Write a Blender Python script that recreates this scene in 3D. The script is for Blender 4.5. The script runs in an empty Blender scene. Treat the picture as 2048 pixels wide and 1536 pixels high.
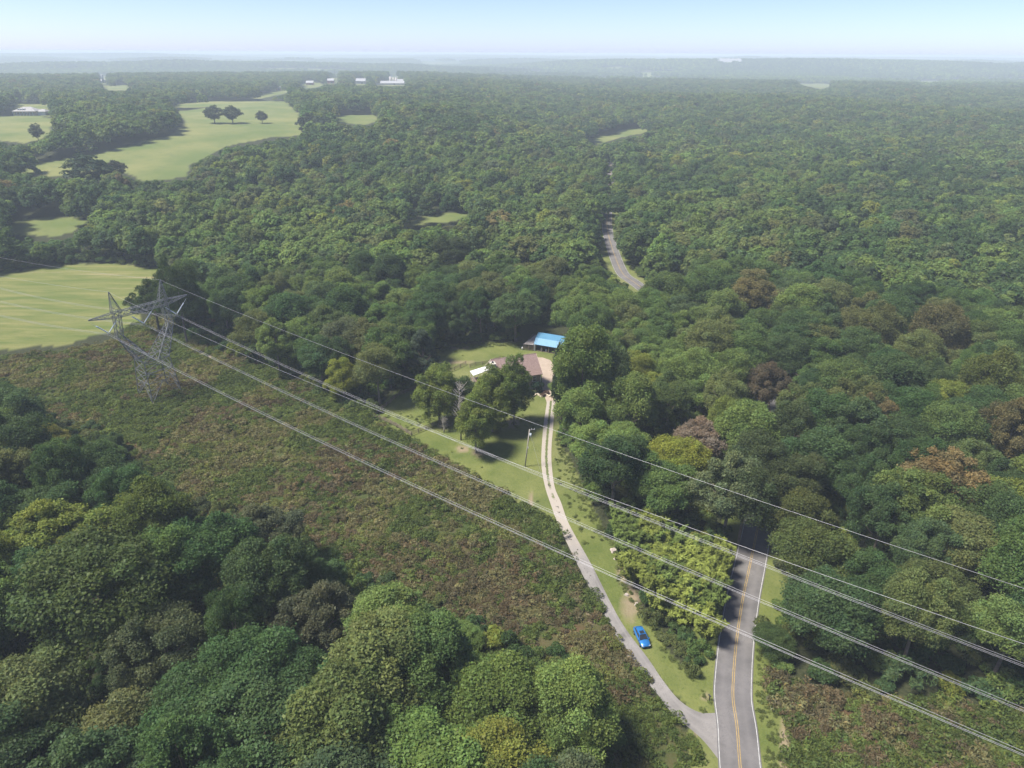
import bpy, math, random
import numpy as np
from mathutils import Vector, Matrix
R_=math.radians
rng=np.random.default_rng(7); random.seed(7)
scn=bpy.context.scene; COL=scn.collection

# ------------------------------------------------------------------ camera
CAM_H=95.0; FPX=1400.0; PITCH=R_(25.3); ROLL=R_(0.3)
Fv=np.array([0,math.cos(PITCH),-math.sin(PITCH)]); U0=np.array([0,math.sin(PITCH),math.cos(PITCH)]); R0=np.array([1.,0,0])
Rv=R0*math.cos(ROLL)+U0*math.sin(ROLL); Uv=U0*math.cos(ROLL)-R0*math.sin(ROLL)
cam=bpy.data.cameras.new('camera'); cam_o=bpy.data.objects.new('camera',cam); COL.objects.link(cam_o)
cam.sensor_width=36; cam.lens=36*FPX/2048; cam.clip_start=0.5; cam.clip_end=60000
M=Matrix.Identity(4)
for i in range(3): M[i][0]=Rv[i]; M[i][1]=Uv[i]; M[i][2]=-Fv[i]
M[2][3]=CAM_H; cam_o.matrix_world=M; scn.camera=cam_o
# ------------------------------------------------------------------ light
SUN_EL=60.0; SUN_DIR=(-0.95,-0.22)
w=bpy.data.worlds.new("World"); scn.world=w; w.use_nodes=True; wn=w.node_tree; wn.nodes.clear()
sk=wn.nodes.new('ShaderNodeTexSky'); sk.sky_type='NISHITA'; sk.sun_disc=False
sk.sun_elevation=R_(SUN_EL); sk.sun_rotation=math.atan2(SUN_DIR[0],SUN_DIR[1]); sk.altitude=0; sk.air_density=0.5; sk.dust_density=0.5; sk.ozone_density=1.5
bg=wn.nodes.new('ShaderNodeBackground'); bg.inputs[1].default_value=0.098
wo=wn.nodes.new('ShaderNodeOutputWorld'); mx=wn.nodes.new('ShaderNodeMix'); mx.data_type='RGBA'; mx.blend_type='MULTIPLY'; mx.inputs[0].default_value=1; mx.inputs[7].default_value=(.99,.935,1.12,1); wn.links.new(sk.outputs[0],mx.inputs[6]); wn.links.new(mx.outputs[2],bg.inputs[0]); wn.links.new(bg.outputs[0],wo.inputs[0])
sl=bpy.data.lights.new('sun','SUN'); sl.energy=4.2; sl.angle=R_(14.0); sl.color=(1.0,0.95,0.86)
so=bpy.data.objects.new('sun',sl); COL.objects.link(so)
h=math.hypot(*SUN_DIR); e=R_(SUN_EL)
sd=Vector((SUN_DIR[0]/h*math.cos(e),SUN_DIR[1]/h*math.cos(e),math.sin(e)))
so.rotation_euler=sd.to_track_quat('Z','Y').to_euler(); so.location=(0,0,300)
vs=scn.view_settings; vs.view_transform='Standard'; vs.look='None'; vs.exposure=1.05; vs.gamma=1; vs.use_curve_mapping=False
scn.render.engine='CYCLES'
cy=scn.cycles; cy.max_bounces=6; cy.diffuse_bounces=3; cy.glossy_bounces=2; cy.transmission_bounces=4; cy.volume_bounces=3; cy.transparent_max_bounces=8
cy.sample_clamp_indirect=4; cy.caustics_reflective=False; cy.caustics_refractive=False

# ------------------------------------------------------------------ helpers: space
def noise2(x,y,s,seed=0):
    x=np.asarray(x,float)/s; y=np.asarray(y,float)/s
    xi=np.floor(x).astype(np.int64); yi=np.floor(y).astype(np.int64); fx=x-xi; fy=y-yi
    fx=fx*fx*(3-2*fx); fy=fy*fy*(3-2*fy)
    def hsh(a,b):
        n=(a*374761393+b*668265263+seed*1442695041)&0xffffffff
        n=((n^(n>>13))*1274126177)&0xffffffff
        return ((n^(n>>16))&0xffff)/65535.0
    return (hsh(xi,yi)*(1-fx)+hsh(xi+1,yi)*fx)*(1-fy)+(hsh(xi,yi+1)*(1-fx)+hsh(xi+1,yi+1)*fx)*fy
def fbm(x,y,s,seed=0,o=3):
    t=0;a=1;n=0
    for k in range(o): t=t+a*noise2(x,y,s/2**k,seed+k*17); n+=a; a*=.5
    return t/n
def ss(a,b,x): t=np.clip((x-a)/(b-a),0,1); return t*t*(3-2*t)
def hz(x,y):
    x=np.asarray(x,float); y=np.asarray(y,float); d=np.hypot(x,y)
    az=np.arctan2(x,np.maximum(y,1))
    left=1-ss(-.12,.10,az)
    h=left*23*ss(400,820,d)
    h=h+(1-left)*(6*ss(700,1300,d)+3*ss(1300,1900,d))
    h=h*(1-ss(2300,3200,d))-6*ss(2600,3300,d)*(1-ss(3800,4300,d))
    h=h+ (noise2(x,y,420,5)-.5)*15*ss(450,1100,d)*(1-ss(2300,3300,d))*(1-.5*left)
    far=ss(5200,8500,d)*16+ss(8500,11500,d)*10+ss(12000,17000,d)*22
    rid=np.zeros_like(h)
    for Y0,w_,b0,am,sc,sd,m in ((3700,420,4,42,520,31,1-ss(-600,500,x)),(4500,480,22,40,900,9,ss(-500,700,x)),(5900,560,8,56,1100,41,1.),(7600,650,16,50,1300,51,1.),(9800,900,26,42,1700,61,1.),(13000,1500,40,34,2600,71,1.)):
        rg=(y-Y0-(noise2(x,y*0,sc*1.3,sd)-.5)*w_*1.6)/w_
        rid=np.maximum(rid,np.exp(-rg*rg)*(b0+am*(.65*noise2(x,y*.3,sc,sd+1)+.35*noise2(x,y*.3,sc*.37,sd+2)))*m)
    h=h+np.maximum(far,rid)+(fbm(x,y,900,11)-.5)*ss(3300,5000,d)*10
    return h
def ray(px,py): return Fv+Rv*(px-1024)/FPX-Uv*(py-768)/FPX
def at(px,py,z=None):
    d=ray(px,py)
    if z is not None: t=(z-CAM_H)/d[2]; return np.array([0,0,CAM_H])+t*d
    t=(0-CAM_H)/d[2] if d[2]<-.004 else 20000
    t=np.arange(60,min(t*1.5,24000)+50,2.0); P=np.outer(t,d); P[:,2]+=CAM_H
    g=hz(P[:,0],P[:,1]); k=np.argmax(P[:,2]<g)
    return np.array([P[k,0],P[k,1],g[k]])
def proj(P):
    P=np.asarray(P,float); q=P-np.array([0,0,CAM_H]); Z=q@Fv; Zs=np.where(Z>1,Z,1)
    return np.where(Z>1,1024+FPX*(q@Rv)/Zs,-9999),np.where(Z>1,768-FPX*(q@Uv)/Zs,-9999),Z
def pip(x,y,poly):
    ins=np.zeros(np.shape(x),bool); n=len(poly); j=n-1
    for i in range(n):
        xi,yi=poly[i]; xj,yj=poly[j]
        if yi!=yj:
            c=((yi>y)!=(yj>y))&(x<(xj-xi)*(y-yi)/(yj-yi)+xi); ins^=c
        j=i
    return ins
# ------------------------------------------------------------------ where the open ground is (seen in the photograph, brought down to the terrain)
FIELD=[(-260,575),(0,547),(60,538),(150,528),(230,526),(335,541),(322,552),(300,566),(282,585),(272,600),(280,640),(230,682),(130,702),(0,717),(-260,760)]
ROW=[(-260,765),(0,717),(130,702),(230,682),(275,640),(318,628),(345,645),(400,688),(470,710),(540,745),(600,772),(665,806),(742,836),(824,873),(900,900),(1000,960),(1083,1010),(1108,1052),(1163,1157),(1215,1244),(1267,1335),(1309,1398),(1344,1440),(1400,1488),(1440,1523),(1450,1560),(1310,1560),(1290,1490),(1250,1410),(1215,1350),(1150,1300),(1060,1265),(980,1240),(900,1195),(820,1160),(720,1110),(610,1060),(560,1040),(470,1000),(400,985),(330,935),(262,885),(235,850),(160,835),(90,800),(40,760),(0,745),(-260,800)]
YARD=[(742,836),(748,826),(765,808),(800,780),(845,762),(866,745),(862,703),(900,690),(1010,682),(1054,688),(1112,692),(1105,730),(1090,760),(1096,800),(1112,830),(1120,880),(1150,940),(1182,1012),(1215,1065),(1248,1110),(1248,1165),(1300,1235),(1340,1300),(1372,1345),(1410,1385),(1430,1400),(1428,1430),(1397,1429),(1358,1405),(1323,1366),(1295,1324),(1240,1244),(1184,1143),(1151,1075),(1108,1052),(1098,1042),(1083,1034),(1000,986),(900,926),(824,884),(770,856)]
PADDOCK=[(747,834),(765,813),(795,789),(828,776),(860,768),(905,740),(960,800),(930,830),(892,842),(857,857),(824,871)]
RVERGE=[(1505,1286),(1520,1300),(1540,1345),(1552,1400),(1556,1450),(1580,1570),(1514,1570),(1507,1486),(1500,1406)]
RSCRUB=[(1535,1350),(1600,1372),(1700,1388),(1820,1398),(1960,1410),(2060,1420),(2300,1450),(2300,1700),(1560,1700),(1556,1450)]
ROADV=[(1443,1283),(1470,1180),(1512,1180),(1506,1283),(1499,1331),(1499,1360),(1503,1442),(1507,1486),(1516,1560),(1447,1560),(1437,1469),(1431,1400),(1437,1335)]
ROWX=[(-260,745),(0,700),(130,690),(300,640),(345,640),(620,760),(742,830),(1083,1010),(1108,1052),(1163,1157),(1215,1244),(1267,1335),(1309,1398),(1344,1440),(1400,1488),(1440,1523),(1450,1600),(1180,1600),(1130,1420),(900,1330),(700,1240),(500,1140),(300,1060),(180,960),(0,880),(-260,880)]
FAR=[[(31,341),(90,325),(202,306),(297,281),(342,271),(369,247),(356,222),(420,214),(500,211),(575,209),(598,228),(601,271),(540,275),(451,292),(400,320),(376,333),(372,355),(284,362),(250,345),(225,335),(190,345),(102,353)],
 [(-100,232),(20,232),(70,231),(108,238),(104,260),(88,275),(50,287),(0,282),(-100,282)],
 [(14,456),(44,437),(143,436),(180,441),(140,466),(110,474),(30,470)],
 [(788,452),(820,440),(887,427),(942,423),(925,438),(890,446),(820,453)],
 [(1173,277),(1225,269),(1246,259),(1300,258),(1296,264),(1240,276),(1190,289)],
 [(663,233),(700,230),(752,229),(756,240),(735,250),(680,246)],
 [(205,172),(255,170),(262,180),(210,181)],[(600,168),(640,165),(650,172),(606,178)],[(1590,166),(1650,163),(1664,172),(1640,178)],[(495,197),(560,180),(592,182),(520,199)],[(1840,166),(1880,164),(1870,171),(1845,171)],[(345,208),(420,202),(575,203),(578,212),(420,214),(350,216)]]
ROADFAR=[(1206,432),(1226,432),(1230,490),(1244,520),(1262,545),(1290,582),(1270,580),(1240,548),(1222,545),(1208,515)]
TRACK_L=[(1094,806),(1087,853),(1083,903),(1083,941),(1090,982),(1104,1023),(1117,1052),(1163,1157),(1215,1244),(1267,1335),(1309,1398),(1344,1440),(1400,1488),(1440,1523)]
TRACK_R=[(1110,806),(1106,859),(1103,897),(1103,932),(1109,976),(1122,1011),(1139,1052),(1184,1143),(1240,1244),(1295,1324),(1323,1366),(1358,1405),(1397,1429),(1434,1434)]
ROAD_C=[(1478,1536),(1471,1469),(1466,1400),(1466,1360),(1469,1310),(1474,1270),(1485,1200),(1500,1130),(1518,1040),(1535,940),(1542,850),(1520,760),(1460,690),(1380,640),(1310,595),(1268,565),(1246,548),(1232,520),(1222,490),(1215,462),(1214,435),(1217,400),(1221,350),(1222,300)]
SEEN=[[(27,208),(98,208),(100,233),(27,233)],[(776,151),(797,151),(797,170),(776,170)],[(750,163),(813,163),(813,171),(750,171)],[(709,160),(733,160),(733,170),(709,170)],[(654,156),(674,156),(674,168),(654,168)],[(611,163),(628,163),(628,171),(611,171)],[(551,175),(562,175),(562,182),(551,182)],[(200,149),(212,149),(212,168),(200,168)],[(668,139),(675,139),(675,166),(668,166)],[(178,226),(190,226),(190,234),(178,234)]]
OPEN=[FIELD,ROW,YARD,RVERGE,RSCRUB,ROADV,ROADFAR]+FAR+SEEN
BAMB=[(1238,1122),(1228,1072),(1300,1062),(1420,1120),(1472,1195),(1462,1275),(1447,1290),(1400,1290),(1330,1245),(1262,1175)]
WEDGE=[(1262,1175),(1330,1245),(1400,1290),(1440,1290),(1432,1395),(1410,1385),(1372,1345),(1340,1300),(1300,1235)]
NOBASE=[BAMB,WEDGE,[(985,700),(1090,700),(1112,730),(1108,800),(1000,800)],[(1040,655),(1140,655),(1140,708),(1040,708)]]
road_w=np.array([at(*p)[:2] for p in ROAD_C])
_d=(road_w[0]-road_w[2])/np.hypot(*(road_w[0]-road_w[2])); road_w=np.vstack([road_w[0]+_d*k for k in (90,70,50,32,18,8)]+[road_w])
def smooth(pts,n=10):
    pts=np.asarray(pts,float); out=[]
    P=np.vstack([2*pts[0]-pts[1],pts,2*pts[-1]-pts[-2]])
    for i in range(1,len(P)-2):
        for k in range(n):
            t=k/n; a,b,c,d=P[i-1],P[i],P[i+1],P[i+2]
            out.append(.5*((2*b)+(-a+c)*t+(2*a-5*b+4*c-d)*t*t+(-a+3*b-3*c+d)*t**3))
    out.append(P[-2]); return np.array(out)
ROADP=smooth(road_w,10)
def road_dist(x,y):
    P=ROADP[::2]; x=np.atleast_1d(x); y=np.atleast_1d(y); m=np.full(x.shape,1e9)
    for a,b in zip(P[:-1],P[1:]):
        ab=b-a; L=ab@ab; t=np.clip(((x-a[0])*ab[0]+(y-a[1])*ab[1])/L,0,1)
        m=np.minimum(m,np.hypot(x-a[0]-t*ab[0],y-a[1]-t*ab[1]))
    return m
# ------------------------------------------------------------------ helpers: nodes, meshes, tags
def mat(name):
    m=bpy.data.materials.new(name); m.use_nodes=True; nt=m.node_tree; nt.nodes.clear()
    o=nt.nodes.new('ShaderNodeOutputMaterial'); return m,nt,o
def N(nt,t,**k):
    n=nt.nodes.new(t)
    for a,v in k.items():
        if a.startswith('i_'):
            kk=a[2:]; kk=int(kk) if kk.isdigit() else kk.replace('_',' '); n.inputs[kk].default_value=v
        else: setattr(n,a,v)
    return n
def mixc(nt,a,b,f,mode='MIX'):
    n=nt.nodes.new('ShaderNodeMix'); n.data_type='RGBA'; n.blend_type=mode
    for s,v in ((n.inputs[0],f),(n.inputs[6],a),(n.inputs[7],b)):
        if hasattr(v,'is_output'): nt.links.new(v,s)
        elif isinstance(v,(int,float)): s.default_value=v if s.type=='VALUE' else (v,v,v,1)
        else: s.default_value=(*v,1)
    return n.outputs[2]
def mth(nt,op,a,b=0.0,c=False):
    n=nt.nodes.new('ShaderNodeMath'); n.operation=op; n.use_clamp=c
    for s,v in zip(n.inputs,(a,b)):
        if hasattr(v,'is_output'): nt.links.new(v,s)
        else: s.default_value=v
    return n.outputs[0]
def nz(nt,scale,detail=4,rough=.6,vec=None,dist=0):
    n=N(nt,'ShaderNodeTexNoise'); n.inputs['Scale'].default_value=scale; n.inputs['Detail'].default_value=detail; n.inputs['Roughness'].default_value=rough; n.inputs['Distortion'].default_value=dist
    if vec is None:
        g=N(nt,'ShaderNodeNewGeometry'); vec=g.outputs['Position']
    nt.links.new(vec,n.inputs['Vector']); return n.outputs[0]
def rmp(nt,f,a,b,lo=0.,hi=1.):
    n=N(nt,'ShaderNodeMapRange'); nt.links.new(f,n.inputs[0]); n.inputs[1].default_value=a; n.inputs[2].default_value=b; n.inputs[3].default_value=lo; n.inputs[4].default_value=hi; return n.outputs[0]
def pbr(nt,o,col,rough=.8,metal=0.,spec=.3,bump=None,bs=.3,bd=.05):
    p=N(nt,'ShaderNodeBsdfPrincipled')
    if hasattr(col,'is_output'): nt.links.new(col,p.inputs['Base Color'])
    else: p.inputs['Base Color'].default_value=(*col,1)
    if hasattr(rough,'is_output'): nt.links.new(rough,p.inputs['Roughness'])
    else: p.inputs['Roughness'].default_value=rough
    p.inputs['Metallic'].default_value=metal; p.inputs['Specular IOR Level'].default_value=spec
    if bump is not None:
        b=N(nt,'ShaderNodeBump'); b.inputs['Strength'].default_value=bs; b.inputs['Distance'].default_value=bd; nt.links.new(bump,b.inputs['Height']); nt.links.new(b.outputs[0],p.inputs['Normal'])
    nt.links.new(p.outputs[0],o.inputs[0]); return p
def simple(name,col,rough=.7,metal=0.,var=.18,scale=3.,spec=.3,bs=.2):
    m,nt,o=mat(name); t=N(nt,'ShaderNodeTexCoord'); n=nz(nt,scale,5,.65,t.outputs['Object'])
    f=rmp(nt,n,.3,.7,1-var,1+var); c=mixc(nt,col,f,1.0,'MULTIPLY'); pbr(nt,o,c,rough,metal,spec,n,bs,.03); return m
def tag(o,label=None,cat=None,group=None,kind=None):
    if label: o['label']=label
    if cat: o['category']=cat
    if group: o['group']=group
    if kind: o['kind']=kind
    return o
def link(name,me,m=None,parent=None,loc=None,rz=None):
    o=bpy.data.objects.new(name,me); COL.objects.link(o)
    if m is not None and me is not None and len(me.materials)==0: me.materials.append(m)
    if parent is not None: o.parent=parent
    if loc is not None: o.location=tuple(float(v) for v in loc)
    if rz is not None: o.rotation_euler=(0,0,rz)
    return o
def empty(name,loc,rz=0.,label=None,cat=None,group=None):
    o=bpy.data.objects.new(name,None); COL.objects.link(o); o.location=tuple(float(v) for v in loc); o.rotation_euler=(0,0,rz); o.empty_display_size=.5
    return tag(o,label,cat,group)
class MB:
    def __init__(s): s.v=[]; s.f=[]
    def add(s,V,F): b=len(s.v); s.v+= [tuple(float(c) for c in p) for p in V]; s.f+=[tuple(i+b for i in f) for f in F]; return s
    def box(s,c,sz,rz=0.):
        x,y,z=[k/2 for k in sz]; ca,sa=math.cos(rz),math.sin(rz); V=[]
        for i in (-x,x):
            for j in (-y,y):
                for k in (-z,z): V.append((c[0]+i*ca-j*sa,c[1]+i*sa+j*ca,c[2]+k))
        return s.add(V,[(0,1,3,2),(4,6,7,5),(0,4,5,1),(2,3,7,6),(0,2,6,4),(1,5,7,3)])
    def beam(s,p,q,w=.1,h=None):
        h=h or w; p=Vector(p); q=Vector(q); d=(q-p).normalized(); a=d.cross(Vector((0,0,1)))
        if a.length<1e-3: a=Vector((1,0,0))
        a.normalize(); b=d.cross(a); V=[]
        for c in (p,q):
            for i,j in ((-1,-1),(1,-1),(1,1),(-1,1)): V.append(c+a*(i*w/2)+b*(j*h/2))
        return s.add(V,[(0,1,2,3)[::-1],(4,5,6,7),(0,1,5,4),(1,2,6,5),(2,3,7,6),(3,0,4,7)])
    def tube(s,pts,rad,n=6,cap=True):
        pts=[Vector(p) for p in pts]; rad=rad if hasattr(rad,'__len__') else [rad]*len(pts); V=[];Fc=[]
        for i,p in enumerate(pts):
            d=(pts[min(i+1,len(pts)-1)]-pts[max(i-1,0)]).normalized(); a=d.cross(Vector((0,0,1)))
            if a.length<1e-2: a=Vector((1,0,0))
            a.normalize(); b=d.cross(a)
            for k in range(n): t=2*math.pi*k/n; V.append(p+a*math.cos(t)*rad[i]+b*math.sin(t)*rad[i])
        for i in range(len(pts)-1):
            for k in range(n): Fc.append((i*n+k,i*n+(k+1)%n,(i+1)*n+(k+1)%n,(i+1)*n+k))
        if cap: Fc+= [tuple(range(n))[::-1],tuple(range((len(pts)-1)*n,len(pts)*n))]
        return s.add(V,Fc)
    def poly(s,pts,thick=0.):
        n=len(pts)
        if not thick: return s.add(pts,[tuple(range(n))])
        V=list(pts)+[(p[0],p[1],p[2]-thick) for p in pts]
        return s.add(V,[tuple(range(n)),tuple(range(n,2*n))[::-1]]+[(i,n+i,n+(i+1)%n,(i+1)%n) for i in range(n)])
    def mesh(s,name,sm=False):
        me=bpy.data.meshes.new(name); me.from_pydata(s.v,[],s.f); me.update()
        if sm: me.polygons.foreach_set('use_smooth',[True]*len(me.polygons))
        return me
    def obj(s,name,m,parent=None,loc=None,sm=False,rz=None): return link(name,s.mesh(name,sm),m,parent,loc,rz)
def npmesh(name,V,Fq,attrs=(),sm=False):
    me=bpy.data.meshes.new(name); V=np.asarray(V,np.float32); Fq=np.asarray(Fq,np.int32); k=Fq.shape[1]
    me.vertices.add(len(V)); me.vertices.foreach_set('co',V.ravel())
    me.loops.add(Fq.size); me.loops.foreach_set('vertex_index',Fq.ravel())
    me.polygons.add(len(Fq)); me.polygons.foreach_set('loop_start',np.arange(0,Fq.size,k,dtype=np.int32)); me.polygons.foreach_set('loop_total',np.full(len(Fq),k,np.int32))
    for nm,dom,typ,val in attrs:
        a=me.attributes.new(nm,typ,dom); val=np.asarray(val,np.float32)
        a.data.foreach_set({'FLOAT':'value','FLOAT_COLOR':'color','FLOAT_VECTOR':'vector'}[typ],val.ravel())
    me.update(calc_edges=True)
    if sm: me.polygons.foreach_set('use_smooth',np.ones(len(Fq),bool))
    return me
# ------------------------------------------------------------------ materials
def leaf_mat(name,rough=.6):
    m,nt,o=mat(name)
    t=N(nt,'ShaderNodeAttribute',attribute_type='INSTANCER',attribute_name='tint')
    l=N(nt,'ShaderNodeAttribute',attribute_type='GEOMETRY',attribute_name='lv')
    c=mixc(nt,t.outputs['Color'],l.outputs['Color'],1.0,'MULTIPLY')
    d=N(nt,'ShaderNodeBsdfDiffuse'); tr=N(nt,'ShaderNodeBsdfTranslucent'); g=N(nt,'ShaderNodeBsdfGlossy'); g.inputs['Roughness'].default_value=.5; g.inputs['Color'].default_value=(.8,.85,.8,1)
    nt.links.new(c,d.inputs[0]); c2=mixc(nt,c,(1.25,1.25,.7),1.0,'MULTIPLY'); nt.links.new(c2,tr.inputs[0])
    a=N(nt,'ShaderNodeMixShader'); a.inputs[0].default_value=.40; nt.links.new(d.outputs[0],a.inputs[1]); nt.links.new(tr.outputs[0],a.inputs[2])
    b=N(nt,'ShaderNodeMixShader'); b.inputs[0].default_value=.008; nt.links.new(a.outputs[0],b.inputs[1]); nt.links.new(g.outputs[0],b.inputs[2])
    nt.links.new(b.outputs[0],o.inputs[0]); return m
M_LEAF=leaf_mat('leaves')
M_BARK=simple('bark',(.16,.13,.10),.9,0,.35,2.5)
M_DEADWOOD=simple('dead_bark',(.36,.33,.28),.9,0,.25,2.5)
M_STEEL=simple('galvanised_steel',(.185,.19,.185),.5,.35,.12,1.)
M_WIRE=simple('aluminium_wire',(.45,.44,.45),.45,.5,.05,1.)
M_INS=simple('glass_insulators',(.55,.60,.64),.25,0,.15,3.,.5)
M_FENCE=simple('weathered_boards',(.20,.155,.12),.85,0,.3,2.)
M_WHITE=simple('white_paint',(.62,.62,.61),.5,0,.06,2.)
M_BLACK=simple('black_rubber',(.02,.02,.02),.7,0,.2,4.)
M_DARKMETAL=simple('dark_metal',(.03,.03,.035),.5,.3,.1,4.)
M_POLE=simple('weathered_pole',(.33,.30,.26),.9,0,.2,1.5)
M_ROCK=simple('grey_rock',(.36,.31,.27),.9,0,.35,1.2,.2,.8)
M_STONE=simple('pale_stone',(.50,.43,.33),.9,0,.25,1.5)
M_GLASS,_nt,_o=mat('window_glass'); pbr(_nt,_o,(.02,.025,.03),.08,0,.6)
def ground_mat():
    m,nt,o=mat('ground_cover')
    z=N(nt,'ShaderNodeAttribute',attribute_type='GEOMETRY',attribute_name='zone'); s=N(nt,'ShaderNodeSeparateColor'); nt.links.new(z.outputs['Color'],s.inputs[0])
    z2=N(nt,'ShaderNodeAttribute',attribute_type='GEOMETRY',attribute_name='bare'); s2=N(nt,'ShaderNodeSeparateColor'); nt.links.new(z2.outputs['Color'],s2.inputs[0])
    fine=nz(nt,1.6,6,.7); mid=nz(nt,.09,5,.6); big=nz(nt,.018,4,.55); vf=nz(nt,5.,4,.75)
    floor=mixc(nt,(.020,.026,.012),(.055,.058,.028),rmp(nt,fine,.35,.65))
    lawn=mixc(nt,(.088,.114,.028),(.145,.160,.048),rmp(nt,mid,.38,.64)); lawn=mixc(nt,lawn,(.19,.185,.085),rmp(nt,big,.46,.68,0,.65)); lawn=mixc(nt,lawn,(.055,.085,.022),rmp(nt,fine,.52,.75,0,.75)); lawn=mixc(nt,lawn,(.20,.17,.10),rmp(nt,vf,.62,.8,0,.5))
    g=N(nt,'ShaderNodeNewGeometry'); mp=N(nt,'ShaderNodeMapping'); nt.links.new(g.outputs['Position'],mp.inputs[0]); mp.inputs['Rotation'].default_value=(0,0,R_(-28)); mp.inputs['Scale'].default_value=(.25,1.7,1)
    st=nz(nt,.11,6,.65,mp.outputs[0],.6)
    fld=mixc(nt,(.095,.125,.032),(.175,.175,.062),rmp(nt,st,.38,.63)); fld=mixc(nt,fld,(.31,.25,.15),rmp(nt,nz(nt,.05,6,.7,mp.outputs[0]),.57,.74,0,.8)); fld=mixc(nt,fld,(.07,.10,.03),rmp(nt,nz(nt,.9,5,.7),.52,.75,0,.55))
    far=mixc(nt,(.105,.138,.040),(.18,.185,.066),rmp(nt,big,.35,.65)); far=mixc(nt,far,(.09,.12,.045),rmp(nt,nz(nt,.14,5,.7),.52,.72,0,.6))
    scr=mixc(nt,(.045,.065,.018),(.09,.075,.035),rmp(nt,mid,.4,.65)); scr=mixc(nt,scr,(.10,.045,.03),rmp(nt,nz(nt,.06,4,.6),.55,.68,0,.7))
    c=mixc(nt,floor,scr,s.outputs[2]); c=mixc(nt,c,fld,s.outputs[1]); c=mixc(nt,c,lawn,s.outputs[0]); c=mixc(nt,c,far,s2.outputs[1])
    c=mixc(nt,c,mixc(nt,(.20,.14,.09),(.34,.27,.20),fine),s2.outputs[0])
    mix=mixc(nt,(.045,.075,.032),(.075,.105,.045),nz(nt,.03,6,.8)); mix=mixc(nt,mix,(.17,.18,.08),rmp(nt,nz(nt,.0022,5,.6),.60,.68)); c=mixc(nt,c,mix,s2.outputs[2])
    pbr(nt,o,c,.95,0,.1,mth(nt,'ADD',fine,mth(nt,'MULTIPLY',nz(nt,.05,6,.8),3.)),.6,.25); return m
M_GROUND=ground_mat()
# ------------------------------------------------------------------ ground
def build_ground():
    rr=[0.,12.]; r=20.
    while r<26000: rr.append(r); r*=1.0+(.0095 if r<900 else .011 if r<3000 else .016)
    rr=np.array(rr); aa=np.concatenate([np.arange(-44,44,.22),np.arange(44,316,4.)]); aa=np.radians(aa)
    A,Rr=np.meshgrid(aa,rr); X=Rr*np.sin(A); Y=Rr*np.cos(A); Z=hz(X,Y)
    n=len(aa); V=np.stack([X,Y,Z],-1).reshape(-1,3)
    i,j=np.meshgrid(np.arange(len(rr)-1),np.arange(n),indexing='ij'); j2=(j+1)%n
    Fq=np.stack([i*n+j,i*n+j2,(i+1)*n+j2,(i+1)*n+j],-1).reshape(-1,4)
    px,py,Zc=proj(V); jx=px+(fbm(V[:,0],V[:,1],7,3)-.5)*16*np.clip(200/np.maximum(Zc,50),0,2); jy=py+(fbm(V[:,0],V[:,1],7,4)-.5)*10*np.clip(200/np.maximum(Zc,50),0,2)
    ok=Zc>5
    lawn=pip(jx,jy,YARD)&ok; row=(pip(jx,jy,ROWX)|pip(jx,jy,RSCRUB))&ok; fld=pip(jx,jy,FIELD)&ok; ver=pip(jx,jy,RVERGE)&ok
    pad=pip(jx,jy,PADDOCK)&ok
    rd=np.full(len(V),1e9); nr=(np.hypot(V[:,0],V[:,1])<1300)&(np.abs(V[:,0])<300); rd[nr]=road_dist(V[nr,0],V[nr,1])
    side=(rd<7.5)
    far=np.zeros(len(V),bool)
    fx=px+(fbm(V[:,0],V[:,1],40,91)-.5)*9; fy=py+(fbm(V[:,0],V[:,1],40,92)-.5)*4
    for p in FAR+SEEN: far|=pip(fx,fy,p)
    # ---- mown corridor up to the driveway is lawn-like near its edge
    zone=np.zeros((len(V),4)); zone[:,3]=1
    zone[:,0]=(lawn|ver|pad|side); zone[:,1]=fld&~row; zone[:,2]=row&~lawn&~fld
    bare=np.zeros((len(V),4)); bare[:,3]=1; dd_=np.hypot(V[:,0],V[:,1]); bare[:,1]=(far&ok)|((fbm(V[:,0],V[:,1],520,77)>np.where(dd_<4000,.60,.64))&(dd_>2450))
    for cx,cy,rx,ry in ((1262,1212,22,34),(1062,1000,5,16),(956,905,14,8),(925,898,14,7),(1025,846,16,9),(888,850,12,8),(1180,1230,8,26),(1210,1290,7,20),(1568,1500,10,60),(1555,1350,9,40),(905,725,60,4),(920,695,22,3),(1070,722,22,5),(410,712,20,3),(1410,1395,9,8),(1245,1135,12,30),(1390,1470,6,6)):
        q=((px-cx)/rx)**2+((py-cy)/ry)**2; bare[:,0]=np.maximum(bare[:,0],np.where(ok,np.clip(1.3-q+(fbm(V[:,0],V[:,1],2.5,8)-.5)*1.6,0,1)*.75,0))
    d=np.hypot(V[:,0],V[:,1]); bare[:,2]=ss(4200,6500,d)
    me=npmesh('ground',V,Fq,(('zone','POINT','FLOAT_COLOR',zone),('bare','POINT','FLOAT_COLOR',bare)),True)
    o=link('ground',me,M_GROUND); tag(o,'rolling ground of lawn, pasture, cleared strip and forest floor','ground',kind='structure')
build_ground()
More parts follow.
